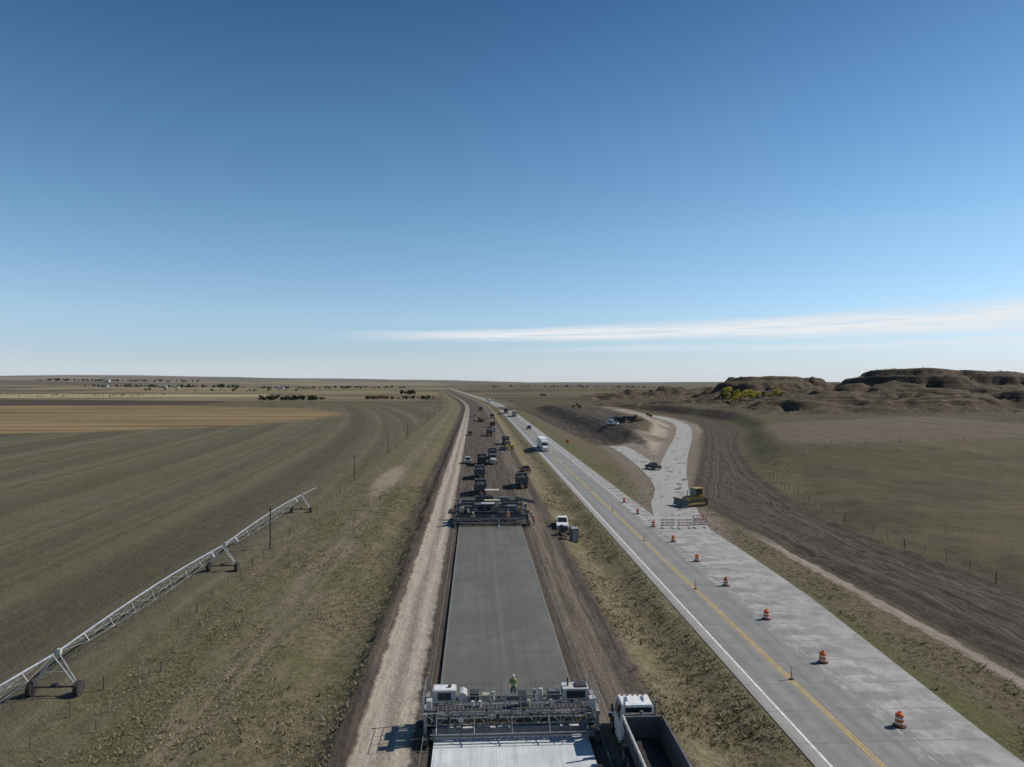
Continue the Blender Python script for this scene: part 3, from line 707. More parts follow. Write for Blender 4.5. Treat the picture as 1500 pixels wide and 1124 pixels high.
# ------------------------------------------------------------------ people
SKIN=M('skin',(.40,.24,.17),.6,dust=0,var=.08);HIVIS=M('hi_vis_lime',(.24,.27,.07),.7,dust=.25);HIVO=M('hi_vis_orange',(.6,.17,.03),.7,dust=.1)
DEN=M('denim',(.06,.08,.13),.85);KHA=M('khaki',(.20,.16,.11),.85);BOOT=M('boot_leather',(.06,.04,.03),.8);HAIR=M('hair',(.03,.02,.015),.8,dust=0);REFL=M('reflective_tape',(.55,.55,.52),.4,dust=.05)
def worker(loc,rz,pose='stand',vest=HIVIS,pants=DEN,hat=WHITE):
    root=bpy.data.objects.new('worker',None);COL.objects.link(root);root.location=loc;root.rotation_euler=(0,0,rz)
    P={};lean=.12 if pose=='lean' else 0.03
    P['pel']=(0,0,.94);P['sp']=(0,lean*.4,1.13);P['ch']=(0,lean,1.34);P['nk']=(0,lean*1.1,1.49);P['hd']=(0,lean*1.2+.02,1.60);P['tp']=(0,lean*1.2+.02,1.70)
    for s,k in((-1,'l'),(1,'r')):
        st=(.22*s if pose=='walk' else .03*s)
        P['sh'+k]=(.19*s,lean,1.41)
        if pose in('lean','rail'):
            P['el'+k]=(.27*s,lean+.12,1.15);P['wr'+k]=(.22*s,lean+.36,1.10);hd=(0,1,-.1)
        elif pose=='walk':
            P['el'+k]=(.25*s,lean-.12*s,1.14);P['wr'+k]=(.25*s,lean-.10*s+.08,.91);hd=(0,.15,-1)
        elif pose=='reach' and s==1:
            P['el'+k]=(.36*s,lean+.18,1.32);P['wr'+k]=(.40*s,lean+.42,1.42);hd=(0,1,.3)
        else:
            P['el'+k]=(.26*s,lean-.02,1.14);P['wr'+k]=(.27*s,lean+.06,.90);hd=(0,.1,-1)
        P['hn'+k]=tuple(a+b*.09 for a,b in zip(P['wr'+k],hd));P['_d'+k]=hd
        P['hp'+k]=(.10*s,0,.90);P['kn'+k]=(.12*s,st*.6+.03,.50);P['an'+k]=(.13*s,st,.10);P['to'+k]=(.14*s,st+.17,.045)
    R={'pel':.15,'sp':.135,'ch':.155,'nk':.062,'hd':.088,'tp':.085}
    Rk={'sh':.075,'el':.05,'wr':.034,'hn':.04,'hp':.105,'kn':.065,'an':.05,'to':.045}
    E=[('pel','sp'),('sp','ch'),('ch','nk'),('nk','hd'),('hd','tp')]
    for k in'lr': E+=[('ch','sh'+k),('sh'+k,'el'+k),('el'+k,'wr'+k),('wr'+k,'hn'+k),('pel','hp'+k),('hp'+k,'kn'+k),('kn'+k,'an'+k),('an'+k,'to'+k)]
    names=[n for n in P if not n.startswith('_')];vs=[P[n] for n in names];ed=[(names.index(a),names.index(b)) for a,b in E];rad=[R.get(n) or Rk[n[:2]] for n in names]
    for s,k in((-1,'l'),(1,'r')):
        d=Vector(P['_d'+k]).normalized();h=Vector(P['hn'+k]);side=Vector((1,0,0));nrm=d.cross(side).normalized()
        hi=names.index('hn'+k)
        for f in range(4):
            L=(.07,.08,.075,.06)[f];b0=h+side*(-.03+.02*f)+d*.03;b1=b0+d*L*.5+nrm*.01;b2=b1+d*L*.4+nrm*.03
            i=len(vs);vs+=[tuple(b0),tuple(b1),tuple(b2)];rad+=[.010,.009,.008];ed+=[(hi,i),(i,i+1),(i+1,i+2)]
        b0=h+side*(-s*.045)-d*.02;b1=b0+side*(-s*.02)+d*.045;i=len(vs);vs+=[tuple(b0),tuple(b1)];rad+=[.012,.01];ed+=[(hi,i),(i,i+1)]
    me=bpy.data.meshes.new('b');me.from_pydata(vs,ed,[]);o=bpy.data.objects.new('b',me);COL.objects.link(o)
    md=o.modifiers.new('s','SKIN');md.use_smooth_shade=True
    for i,r in enumerate(rad): me.skin_vertices[0].data[i].radius=(r,r);me.skin_vertices[0].data[i].use_root=(i==0)
    o.modifiers.new('u','SUBSURF').levels=1
    dg=bpy.context.evaluated_depsgraph_get();dg.update();bm_=bpy.data.meshes.new_from_object(o.evaluated_get(dg));bpy.data.objects.remove(o)
    bm_.materials.clear()
    for m in(SKIN,vest,pants,BOOT,REFL): bm_.materials.append(m)
    W=[Vector(P['wrl']),Vector(P['wrr'])]
    for p in bm_.polygons:
        c=p.center
        if c.z>1.49: k=0
        elif min((c-w).length for w in W)<.05 or any((c-Vector(P['hn'+q])).length<.14 for q in'lr'): k=0
        elif c.z>.93 or any((c-Vector(P['el'+q])).length<.12 for q in'lr'):
            k=4 if (1.06<c.z<1.11 and abs(c.x)<.2) else 1
        elif c.z>.14: k=2
        else: k=3
        p.material_index=k
    b=bpy.data.objects.new('body',bm_);COL.objects.link(b);b.parent=root
    hy=P['hd'][1];m2=MB()
    def dome(cz,r,rz_,mat,n=12):
        rings=5;vs=[];fs=[]
        for i in range(rings+1):
            t=math.pi/2*i/rings
            for j in range(n): a=2*math.pi*j/n;vs.append((r*math.cos(t)*math.cos(a),hy+r*1.15*math.cos(t)*math.sin(a),cz+rz_*math.sin(t)))
        for i in range(rings):
            for j in range(n): fs.append((i*n+j,i*n+(j+1)%n,(i+1)*n+(j+1)%n,(i+1)*n+j))
        m2.add(vs,fs,mat)
    dome(1.675,.118,.13,hat);m2.tube((0,hy+.02,1.668),(0,hy+.02,1.682),.145,hat,14)
    h=m2.build('hard_hat');h.parent=root
    m2=MB()
    for s in(-1,1):
        m2.tube((s*.034,hy+.083,1.645),(s*.034,hy+.091,1.645),.012,BLACK,6);m2.box((s*.092,hy,1.63),(.02,.035,.055),SKIN)
    m2.hexa([(-.018,hy+.08,1.60),(.018,hy+.08,1.60),(.012,hy+.115,1.605),(-.012,hy+.115,1.605),(-.008,hy+.08,1.65),(.008,hy+.08,1.65),(.005,hy+.088,1.65),(-.005,hy+.088,1.65)],SKIN)
    m2.box((0,hy+.085,1.575),(.045,.012,.01),REDP);m2.box((0,hy-.075,1.62),(.12,.03,.07),HAIR)
    f=m2.build('face');f.parent=root

# ------------------------------------------------------------------ curing / texturing machine (foreground)
def cure_machine():
    mb=MB();HX=5.75
    for sx in(-1,1):
        x=sx*HX
        for y in(-1.15,1.55): mb.track(x,y,0,1.5,.62,.36,DARK,STEEL);mb.box((x,y,1.25),(.2,.22,1.5),LSTEEL);mb.tube((x,y+.2,.7),(x,y+.2,2.2),.05,CHROME,8)
        mb.box((x,.2,1.98),(.26,3.4,.22),LSTEEL);mb.box((x,.2,.95),(.14,2.9,.14),STEEL)
        mb.rail((x+sx*.15,-1.5,2.05),(x+sx*.15,1.9,2.05),LSTEEL)
    for y in(-1.05,.15,1.35):
        mb.truss((-HX,y,1.15),(HX,y,1.15),.78,LSTEEL if y<1 else STEEL,14,.055,.028)
    for i in range(9):
        x=-HX+2*HX*i/8;mb.box((x,.15,1.12),(.08,2.5,.08),STEEL);mb.box((x,.15,1.97),(.06,2.5,.06),STEEL)
    mb.box((0,1.75,1.5),(11.3,.62,.05),STEEL);mb.rail((-5.6,2.05,1.52),(5.6,2.05,1.52),LSTEEL)
    mb.box((0,-.45,1.99),(11.2,.7,.04),DARK)
    mb.rail((-3.4,-.82,2.0),(3.6,-.82,2.0),LSTEEL,.95,1.0)
    for k in range(40): mb.box((-5.5+k*.282,-.45,2.02),(.03,.68,.02),LSTEEL)
    mb.box((-4.55,.75,2.50),(1.6,1.05,.75),OFFW);mb.box((-4.55,.75,2.89),(1.4,.85,.05),WHITE);mb.tube((-4.2,.75,2.9),(-4.2,.75,3.05),.12,DARK,10);mb.box((-4.55,.215,2.5),(.9,.03,.5),DARK)
    mb.tube((-3.3,.3,2.35),(-3.3,1.3,2.35),.32,OFFW,14);mb.box((-2.5,.8,2.3),(.6,.8,.5),DARK)
    mb.box((-1.7,.7,2.22),(.5,.5,.42),TAN);mb.tube((-1.2,.5,2.05),(-1.2,.5,2.65),.12,OFFW,10)
    mb.box((4.5,.8,2.45),(1.8,1.1,.75),OFFW);mb.box((4.5,.235,2.45),(1.3,.03,.5),BLACK);mb.tube((4.0,.8,2.85),(4.0,.8,3.4),.06,DARK,8);mb.box((4.9,.8,2.88),(.8,.7,.1),DARK)
    mb.box((3.0,.8,2.35),(.8,.9,.6),STEEL);mb.tube((2.1,.5,2.0),(2.1,.5,2.8),.15,OFFW,10);mb.tube((1.7,.9,2.0),(1.7,.9,2.6),.13,LSTEEL,10);mb.box((.1,.75,2.15),(.9,.5,.3),STEEL)
    mb.box((.75,-.3,2.5),(.55,.3,.9),STEEL);mb.box((.75,-.42,2.95),(.5,.3,.05),DARK,rx=.4)
    mb.box((-5.5,-.9,2.5),(.35,.5,.6),OFFW);mb.box((5.45,-.9,2.45),(.4,.5,.6),OFFW)
    for x in(-2.6,-2.1,1.2,2.7): mb.tube((x,-.3,2.0),(x,-.3,2.38),.12,OFFW if x<0 else TAN,9)
    for z,r in((.62,.04),(.85,.035)): mb.tube((-5.4,-1.75,z),(5.4,-1.75,z),r,LSTEEL,7)
    for k in range(34): x=-5.2+k*.315;mb.tube((x,-1.75,.62),(x,-1.75,.46),.018,CHROME,5)
    mb.box((0,-1.35,.78),(10.6,.04,.55),TARP);mb.box((0,-2.05,.98),(10.7,.05,.06),LSTEEL)
    for x in(-5,-2.5,0,2.5,5): mb.tube((x,-1.05,1.15),(x,-2.05,.98),.035,LSTEEL,5);mb.tube((x,-1.75,.62),(x,-1.75,1.05),.025,LSTEEL,5);mb.tube((x,-2.05,.98),(x,-1.0,1.9),.02,LSTEEL,5)
    mb.box((0,.8,.42),(10.2,.25,.08),YEL);mb.box((0,.8,.55),(10.2,.08,.2),STEEL)
    for k in range(14): x=-5+k*.77;mb.tube((x,.8,.6),(x,.5,1.15),.02,STEEL,4)
    for k in range(28):
        x=-5+random.random()*9.5;y=random.choice((-.95,.05,1.2));pts=[Vector((x+i*.22,y+.08*math.sin(i+k),1.98-.28*math.sin(math.pi*i/6))) for i in range(7)]
        for a,b in zip(pts[:-1],pts[1:]): mb.tube(a,b,.022,BLACK,5)
    for k in range(12):
        x=-5+k*.85+random.uniform(-.2,.2);mb.box((x,random.choice((-1.1,.2,1.3)),random.uniform(1.4,1.8)),(random.uniform(.15,.4),.2,random.uniform(.15,.35)),random.choice((DARK,STEEL,OFFW,BLACK)))
    for x in(-5.75,5.75):
        mb.tube((x,2.0,2.0),(x,2.0,3.3),.03,LSTEEL,5);mb.box((x,2.0,3.35),(.16,.12,.12),YEL)
    mb.build('concrete_curing_machine',(2.35,48.5,.0),0)
cure_machine()
worker((2.6,50.25,1.525),math.pi,'rail',HIVIS,DEN,OFFW)

# ------------------------------------------------------------------ slipform paver and spreader
def paver():
    mb=MB();HX=6.15
    for sx in(-1,1):
        for y in(-2.9,3.1):
            x=sx*HX;mb.track(x,y,0,2.1,.75,.45,DARK,STEEL);mb.tube((x,y,.7),(x,y,2.3),.17,STEEL,10);mb.box((x,y,2.3),(.5,.5,.35),DARK)
            mb.box((x-sx*.5,y*.8,1.55),(1.3,.45,.45),BODYG,rz=sx*(.35 if y>0 else -.35))
        mb.box((sx*5.2,0,1.35),(.5,5.2,.85),BODYG)
    for y in(-2.1,1.9): mb.box((0,y,1.5),(10.6,.55,.7),BODYG)
    mb.box((0,0,.75),(10.3,3.2,.35),STEEL);mb.box((0,2.5,.75),(10.3,.1,.8),STEEL)
    mb.tube((-5,2.9,.6),(5,2.9,.6),.25,DARK,10)
    mb.box((-.5,.6,2.5),(4.6,1.9,1.25),BODYG);mb.box((-.5,.6,3.15),(2.3,1.5,.08),OFFW);mb.box((-.5,-.38,2.5),(3.6,.06,.8),BLACK)
    mb.box((3.6,.5,2.35),(1.6,1.4,.85),STEEL);mb.box((-4.2,.4,2.3),(1.8,1.5,.9),DARK)
    mb.tube((1.2,.9,3.1),(1.2,.9,3.9),.09,DARK,8);mb.tube((-2.1,.9,3.1),(-2.1,.9,3.6),.08,DARK,8)
    mb.box((0,-1.55,2.02),(11,1.5,.06),DARK);mb.rail((-5.5,-2.3,2.05),(5.5,-2.3,2.05),STEEL,1.05,1.1,.03);mb.rail((-5.5,2.2,2.05),(5.5,2.2,2.05),STEEL,1.05,1.1,.03)
    mb.box((.6,-1.9,2.55),(1.2,.4,.9),STEEL);mb.box((-4.8,-1.7,2.5),(.5,.5,.8),OFFW);mb.box((4.9,-1.7,2.5),(.5,.5,.8),YEL)
    for x in(-1.0,1.4):
        for y in(-2.1,-.9): mb.tube((x,y,2.05),(x,y,4.0),.035,LSTEEL,6)
    mb.box((.2,-1.5,4.03),(2.7,1.4,.07),TAN)
    mb.box((0,-3.1,.42),(10.2,1.0,.12),STEEL);mb.truss((-5.6,-3.9,.75),(5.6,-3.9,.75),.55,LSTEEL,14,.05,.03);mb.box((0,-4.3,.75),(11.4,.6,.05),DARK)
    mb.rail((-5.7,-4.6,.78),(5.7,-4.6,.78),LSTEEL,.9,1.4,.025)
    for x in(-5,-2,2,5): mb.box((x,-3.1,1.1),(.1,2.0,.1),STEEL,rx=-.25)
    mb.box((1.2,-4.9,.34),(.4,3.0,.1),LSTEEL);mb.tube((1.2,-4.9,.4),(1.2,-4.0,1.2),.04,LSTEEL,6)
    for x in(-3.9,-2.6,2.8,4.1): mb.tube((x,-1.5,2.05),(x,-1.5,2.6),.2,random.choice((OFFW,BLUE,TAN)),9)
    for k in range(24):
        mb.box((random.uniform(-5,5),random.choice((-2.4,-1.2,1.5,2.3)),random.uniform(1.2,2.4)),(random.uniform(.2,.6),.3,random.uniform(.2,.6)),random.choice((DARK,STEEL,BODYG,BLACK,LSTEEL)))
    mb.build('slipform_paver',(2.45,121.8,0),0,.02)
    mb=MB()
    for sx in(-1,1):
        for y in(-2,2): mb.track(sx*5.9,y,0,1.9,.7,.4,DARK,STEEL);mb.tube((sx*5.9,y,.7),(sx*5.9,y,2.0),.14,STEEL,8)
        mb.box((sx*5.5,0,1.5),(.5,4.4,.5),BODYG)
    for y in(-1.4,1.4): mb.box((0,y,1.55),(10.6,.45,.55),BODYG)
    mb.box((-1,0,2.3),(3.4,1.6,1.0),DARK);mb.box((2.6,0,2.2),(2,1.4,.8),STEEL);mb.rail((-5.3,-1.6,1.85),(5.3,-1.6,1.85),LSTEEL);mb.rail((-5.3,1.6,1.85),(5.3,1.6,1.85),STEEL)
    mb.tube((-5,0,.7),(5,0,.7),.32,STEEL,10)
    mb.box((6.6,.3,1.8),(3.6,1.2,.18),BLACK,ry=.22);mb.box((6.6,-.35,1.95),(3.6,.08,.35),STEEL,ry=.22);mb.box((6.6,.95,1.95),(3.6,.08,.35),STEEL,ry=.22)
    for x in(-.8,1.6):
        for y in(-.8,.8): mb.tube((x,y,2.8),(x,y,3.9),.03,LSTEEL,5)
    mb.box((.4,0,3.93),(2.6,1.8,.07),OFFW)
    mb.build('concrete_spreader',(2.45,132.5,0),0,.02)
paver()
for x,y,z,r,p,v in[(8.9,117.2,None,1.2,'stand',HIVIS),(9.6,118.6,None,2.5,'stand',HIVO),(-.6,117.7,.79,3.1,'lean',HIVIS),(5.2,117.7,.79,3.2,'rail',HIVO),(3.3,120.2,2.06,3.1,'stand',HIVIS),(9.4,122,None,0,'walk',HIVIS),(-4.4,127,None,3.,'stand',HIVO),(9.,130,None,1.,'reach',HIVIS)]:
    worker((x,y,hz(x,y) if z is None else z),r,p,v,random.choice((DEN,KHA)),random.choice((WHITE,OFFW)))

# ------------------------------------------------------------------ vehicles (front = +Y)
def pickup(paint):
    mb=MB();w=.97
    prof=[(-2.85,.55),(-2.85,1.05),(-.95,1.12),(1.2,1.12),(2.6,1.02),(2.85,.85),(2.85,.45),(-2.75,.45)]
    mb.prism(prof,-w,w,paint);mb.cabin(-.95,1.3,-.7,.65,w*.95,w*.78,1.12,1.85,paint,GLASS)
    mb.box((0,-1.9,1.115),(1.55,1.7,.03),BLACK);
    for s in(-1,1):
        mb.box((s*.9,-1.9,1.16),(.1,1.8,.12),paint);mb.box((s*1.1,1.0,1.3),(.2,.12,.16),BLACK);mb.box((s*.75,2.86,.82),(.3,.04,.18),CHROME);mb.box((s*.85,-2.86,.85),(.15,.04,.3),REDP)
        for y in(-1.8,1.85): mb.wheel(s*.88,y,.39,.39,.26,TIRE,HUB);mb.box((s*.965,y,.62),(.03,.95,.35),BLACK)
    mb.box((0,2.9,.5),(1.85,.12,.2),CHROME);mb.box((0,-2.92,.52),(1.85,.12,.18),CHROME);mb.box((0,2.865,.78),(1.1,.03,.25),BLACK)
    return mb
def car(paint):
    mb=MB();w=.9
    mb.prism([(-2.2,.35),(-2.25,.85),(-1.3,.95),(.9,.92),(2.1,.75),(2.25,.5),(2.2,.3),(-2.1,.28)],-w,w,paint)
    mb.cabin(-1.7,1.0,-1.1,.3,w*.93,w*.72,.9,1.42,paint,GLASS)
    for s in(-1,1):
        for y in(-1.35,1.4): mb.wheel(s*.82,y,.33,.33,.22,TIRE,HUB)
        mb.box((s*.65,2.2,.62),(.3,.06,.12),CHROME);mb.box((s*.7,-2.24,.72),(.25,.04,.14),REDP)
    return mb
def tractor(mb,paint,y0,sleeper=True):
    """conventional tractor unit; y0 = rear of frame"""
    for s in(-1,1):
        mb.box((s*.42,y0+3.6,.85),(.12,7.2,.28),DARK)
        for y in(y0+.75,y0+2.05): mb.wheel(s*.92,y,.52,.52,.55,TIRE,HUB);
        mb.box((s*.95,y0+1.4,1.15),(.6,2.5,.05),BLACK)
        mb.wheel(s*1.05,y0+6.1,.52,.52,.3,TIRE,HUB)
        mb.tube((s*.95,y0+3.05,.75),(s*.95,y0+4.5,.75),.33,CHROME,12)
        mb.tube((s*1.0,y0+2.75,1.0),(s*1.0,y0+2.75,3.7),.08,CHROME,8)
        mb.box((s*1.35,y0+5.0,2.2),(.12,.18,.5),BLACK);mb.prism([(y0+5.45,.75),(y0+5.45,1.25),(y0+6.7,1.2),(y0+7.3,.8),(y0+7.3,.6),(y0+6.7,.6)],s*.9-.3*(s>0),s*.9+.3*(s<0)+.28*s,paint)
        mb.box((s*.85,y0+7.28,.98),(.32,.06,.2),CHROME)
    mb.box((0,y0+1.4,1.1),(.9,1.0,.12),BLACK)
    if sleeper:
        mb.box((0,y0+3.5,2.15),(2.35,1.5,2.3),paint);mb.prism([(y0+2.8,3.3),(y0+4.9,3.2),(y0+4.4,3.75),(y0+2.8,3.85)],-1.1,1.1,paint)
        mb.cabin(y0+4.25,y0+5.6,y0+4.25,y0+5.1,1.12,1.0,1.9,3.0,paint,GLASS);mb.box((0,y0+4.95,1.35),(2.2,1.4,1.1),paint)
    else:
        mb.box((0,y0+4.3,1.35),(2.3,2.0,1.1),paint);mb.cabin(y0+3.3,y0+5.5,y0+3.35,y0+5.0,1.14,1.02,1.9,3.0,paint,GLASS)
        mb.box((0,y0+4.15,3.03),(1.95,1.55,.1),paint)
        for k in(-.7,-.35,0,.35,.7): mb.box((k,y0+4.8,3.12),(.12,.12,.07),DORG)
        for s in(-.55,.55): mb.tube((s,y0+3.9,3.16),(s,y0+4.6,3.16),.05,CHROME,8)
        mb.box((0,y0+2.9,2.0),(2.0,.25,1.5),STEEL)
    mb.prism([(y0+5.5,1.0),(y0+5.5,1.98),(y0+6.9,1.72),(y0+7.3,1.5),(y0+7.32,.75),(y0+7.1,.6)],-.75,.75,paint)
    mb.box((0,y0+7.34,1.15),(1.05,.04,.75),CHROME);mb.box((0,y0+7.4,.6),(2.35,.16,.32),CHROME)
def box_semi(paint,tpaint):
    mb=MB();tractor(mb,paint,0)
    mb.box((0,-4.9,2.6),(2.55,14.2,2.8),tpaint);mb.box((0,-4.9,1.15),(1.0,13.6,.12),DARK)
    mb.box((0,-12.0,1.0),(2.4,.1,.15),DARK)
    for s in(-1,1):
        for y in(-10.6,-9.3): mb.wheel(s*.9,y,.5,.5,.55,TIRE,HUB)
        mb.box((s*1.28,-4.9,1.22),(.03,14.2,.1),CHROME);mb.box((s*.9,1.2-2.2,.65),(.1,.1,1.1),DARK)
    return mb
def dump_truck(paint,body,load=True):
    mb=MB()
    for s in(-1,1):
        mb.box((s*.42,0,.9),(.14,8.2,.3),DARK)
        for y in(-3.0,-1.65): mb.wheel(s*.92,y,.52,.52,.55,TIRE,HUB);
        mb.wheel(s*1.05,3.3,.52,.52,.3,TIRE,HUB);mb.tube((s*.95,.4,.75),(s*.95,1.4,.75),.3,CHROME,10)
        mb.box((s*1.25,-1.5,1.95),(.08,5.2,1.35),body);mb.box((s*1.3,-1.5,2.65),(.12,5.3,.12),body)
        for k in range(6): mb.box((s*1.31,-3.9+k*.96,1.95),(.08,.1,1.25),body)
        mb.box((s*1.3,2.6,2.2),(.12,.16,.45),BLACK);mb.box((s*1.02,3.3,1.2),(.4,1.4,.12),paint)
        mb.box((s*.95,-3.9,.55),(.5,.03,.6),BLACK);mb.box((s*.95,-4.15,1.15),(.25,.05,.12),REDP)
    mb.box((0,-1.5,1.28),(2.5,5.2,.12),body);mb.box((0,-4.12,1.95),(2.5,.08,1.35),body);mb.box((0,1.12,2.1),(2.5,.08,1.7),body);mb.box((0,1.6,2.93),(2.4,1.0,.06),body)
    for k in(-.8,0,.8): mb.box((k,-4.18,1.95),(.1,.06,1.2),body)
    if load:
        n=9;vs=[];fs=[]
        for i in range(n):
            for j in range(n):
                a,b=i/(n-1)*2-1,j/(n-1)*2-1;vs.append((a*1.2,-1.5+b*2.52,2.3+.45*(1-a*a)*(1-b*b)+random.uniform(-.05,.05)))
        for i in range(n-1):
            for j in range(n-1): fs.append((i*n+j,(i+1)*n+j,(i+1)*n+j+1,i*n+j+1))
        mb.add(vs,fs,LOADM)
    mb.box((0,2.2,1.5),(2.2,1.5,1.1),paint);mb.cabin(1.5,3.0,1.5,2.6,1.1,1.0,2.0,2.9,paint,GLASS)
    mb.prism([(2.9,1.0),(2.9,1.95),(4.1,1.7),(4.35,1.45),(4.35,.8)],-.75,.75,paint);mb.box((0,4.37,1.2),(1.0,.04,.6),CHROME);mb.box((0,4.4,.65),(2.3,.15,.3),CHROME)
    for s in(-1,1): mb.tube((s*.95,1.3,1.2),(s*.95,1.3,3.3),.07,CHROME,7)
    return mb
def dump_semi():
    mb=MB();tractor(mb,WHITE,0,False)
    z0,z1=1.35,2.95;yb,yf=-10.2,1.9
    for s in(-1,1):
        mb.hexa([(s*1.0-.03,yb,z0),(s*1.0+.03,yb,z0),(s*1.0+.03,yf,z0),(s*1.0-.03,yf,z0),(s*1.24-.03,yb,z1),(s*1.24+.03,yb,z1),(s*1.24+.03,yf,z1),(s*1.24-.03,yf,z1)],BODYG)
        mb.box((s*1.26,(yb+yf)/2,z1+.04),(.12,yf-yb+.1,.12),OFFW if s<0 else STEEL)
        for k in range(11): mb.box((s*1.19,yb+.3+k*1.15,(z0+z1)/2),(.07,.08,1.5),STEEL,ry=s*.15)
        for y in(-8.9,-7.6): mb.wheel(s*.9,y,.52,.52,.55,TIRE,HUB)
        mb.box((s*.9,-8.25,1.16),(.6,2.6,.05),BLACK)
    mb.tube((-1.28,yf,3.08),(-1.28,yb,3.08),.09,OFFW,8)
    mb.box((0,(yb+yf)/2,z0-.02),(2.05,yf-yb,.08),DARK);mb.box((0,yf-.02,2.15),(2.3,.08,1.6),BODYG);mb.box((0,yb,2.15),(2.3,.08,1.6),BODYG);mb.box((0,yf,z1+.04),(2.5,.14,.12),STEEL)
    n=22;vs=[];fs=[]
    for i in range(9):
        for j in range(n):
            a,b=i/8*2-1,j/(n-1);vs.append((a*1.06,yb+.06+(yf-yb-.14)*b,1.55+.2*(1-a*a)*(.6+.4*math.sin(b*9))+random.uniform(-.06,.06)))
    for i in range(8):
        for j in range(n-1): fs.append((i*n+j,(i+1)*n+j,(i+1)*n+j+1,i*n+j+1))
    mb.add(vs,fs,LOADM)
    mb.tube((0,1.95,1.4),(0,2.3,3.2),.12,STEEL,8)
    return mb
def dozer():
    mb=MB()
    for s in(-1,1): mb.track(s*1.05,0,0,3.9,1.05,.6,DARK,YEL)
    mb.prism([(-1.6,.7),(-1.6,1.7),(.2,1.75),(2.0,1.6),(2.1,.7)],-.62,.62,YEL);mb.box((0,-1.2,1.75),(1.7,1.2,.3),YEL)
    mb.cabin(-1.5,.25,-1.4,.05,.75,.68,1.85,3.0,YEL,GLASS);mb.box((0,-.7,3.06),(1.7,1.9,.12),YEL);mb.tube((.3,1.1,1.7),(.3,1.1,2.7),.07,DARK,8)
    mb.prism([(2.75,.1),(2.95,.15),(2.75,.75),(2.95,1.45),(2.8,1.45),(2.6,.75)],-2.0,2.0,STEEL)
    for s in(-1,1): mb.box((s*1.45,1.3,.5),(.16,3.0,.25),YEL);mb.tube((s*.5,1.9,1.3),(s*.8,2.7,.7),.06,CHROME,7)
    mb.box((0,-2.4,.9),(1.4,.5,.7),DARK)
    for k in(-.5,0,.5): mb.box((k,-2.75,.55),(.1,.15,1.0),STEEL,rx=.2)
    return mb
def grader():
    mb=MB()
    for s in(-1,1):
        for y in(-3.0,-1.4,3.6): mb.wheel(s*1.05,y,.68,.68,.42,TIRE,YEL)
        mb.box((s*.75,-2.2,.9),(.2,2.6,.35),YEL)
    mb.prism([(-3.9,.9),(-3.9,2.0),(-1.0,2.15),(-1.0,.9)],-.6,.6,YEL);mb.cabin(-1.0,.5,-.95,.3,.75,.8,1.3,3.15,YEL,GLASS);mb.box((0,-.3,3.2),(1.8,1.7,.1),YEL)
    mb.prism([(.4,1.1),(.4,1.6),(3.0,2.0),(4.2,1.5),(4.2,1.1),(3.0,1.6)],-.18,.18,YEL);mb.box((0,3.6,.75),(1.7,.3,.3),YEL)
    mb.box((0,1.5,.6),(3.9,.1,.65),STEEL,rz=.45);mb.tube((0,1.5,.9),(0,1.5,1.0),.8,DARK,14);mb.tube((.3,-2.5,2),(.3,-2.5,2.9),.06,DARK,7)
    return mb
def excavator(paint):
    mb=MB()
    for s in(-1,1): mb.track(s*1.15,0,0,4.0,.85,.6,DARK,STEEL)
    mb.box((0,0,.75),(1.8,1.8,.4),DARK);mb.box((0,-.7,1.55),(2.7,2.9,1.1),paint);mb.box((0,-2.0,1.6),(2.7,.7,1.3),DARK);mb.cabin(-.2,1.5,-.1,1.2,.5,.45,1.1,2.9,paint,GLASS)
    mb.prism([(.6,1.5),(1.0,1.3),(3.4,4.4),(5.8,3.4),(5.7,3.8),(3.3,5.0)],.6,1.0,paint);mb.prism([(5.5,3.9),(6.0,3.8),(5.0,1.2),(4.6,1.2)],.62,.98,paint)
    mb.prism([(4.2,1.2),(5.2,1.3),(5.3,.5),(4.6,.2),(4.0,.6)],.3,1.3,DARK)
    return mb
def loader():
    mb=MB()
    for s in(-1,1):
        for y in(-1.6,1.6): mb.wheel(s*1.05,y,.75,.75,.6,TIRE,YEL)
    mb.prism([(-3.2,.9),(-3.2,1.9),(-.6,2.1),(-.6,.9)],-.85,.85,YEL);mb.cabin(-.6,.9,-.5,.75,.75,.7,1.7,3.2,YEL,GLASS);mb.box((0,.15,3.25),(1.7,1.6,.1),YEL);mb.box((0,.9,1.3),(1.1,2.2,.9),YEL)
    for s in(-1,1): mb.prism([(1.2,1.9),(1.2,2.2),(3.2,.9),(3.1,.6)],s*.5-.1,s*.5+.1,YEL)
    mb.prism([(3.0,.1),(4.2,.1),(3.5,.5),(3.4,1.3),(3.0,1.2)],-1.5,1.5,STEEL);return mb
def place(mbd,name,u,y,rz=0,bev=.03,z=None,sc=1):
    x=float(curve(y))+u;mbd.build(name,(x,y,hz(x,y) if z is None else z),rz,bev,sc)
PI=math.pi
place(dump_semi(),'dump_semi_truck',10.45,42.2,0)
place(box_semi(WHITE,WHITE),'semi_truck',23.8,250,PI,z=.06)
place(pickup(BLUE),'pickup_truck',27.2,362,0,z=.06)
place(box_semi(DARK,BODYG),'semi_truck',23.8,545,PI,z=.06)
place(box_semi(BLUE,TAN),'semi_truck',27.2,500,0,z=.06)
place(car(BLACK),'car',27.2,610,0,z=.06);place(car(WHITE),'car',23.8,700,PI,z=.06);place(box_semi(WHITE,OFFW),'semi_truck',23.8,840,PI,z=.06);place(car(REDP),'car',27.2,930,0,z=.06)
place(dump_truck(DARK,BODYG),'dump_truck',.9,153,0);place(dump_truck(WHITE,BODYG),'dump_truck',.9,179,0)
place(dump_truck(BLACK,BODYG),'dump_truck',10.4,163,0);place(pickup(DORG),'pickup_truck',13.2,188,.1)
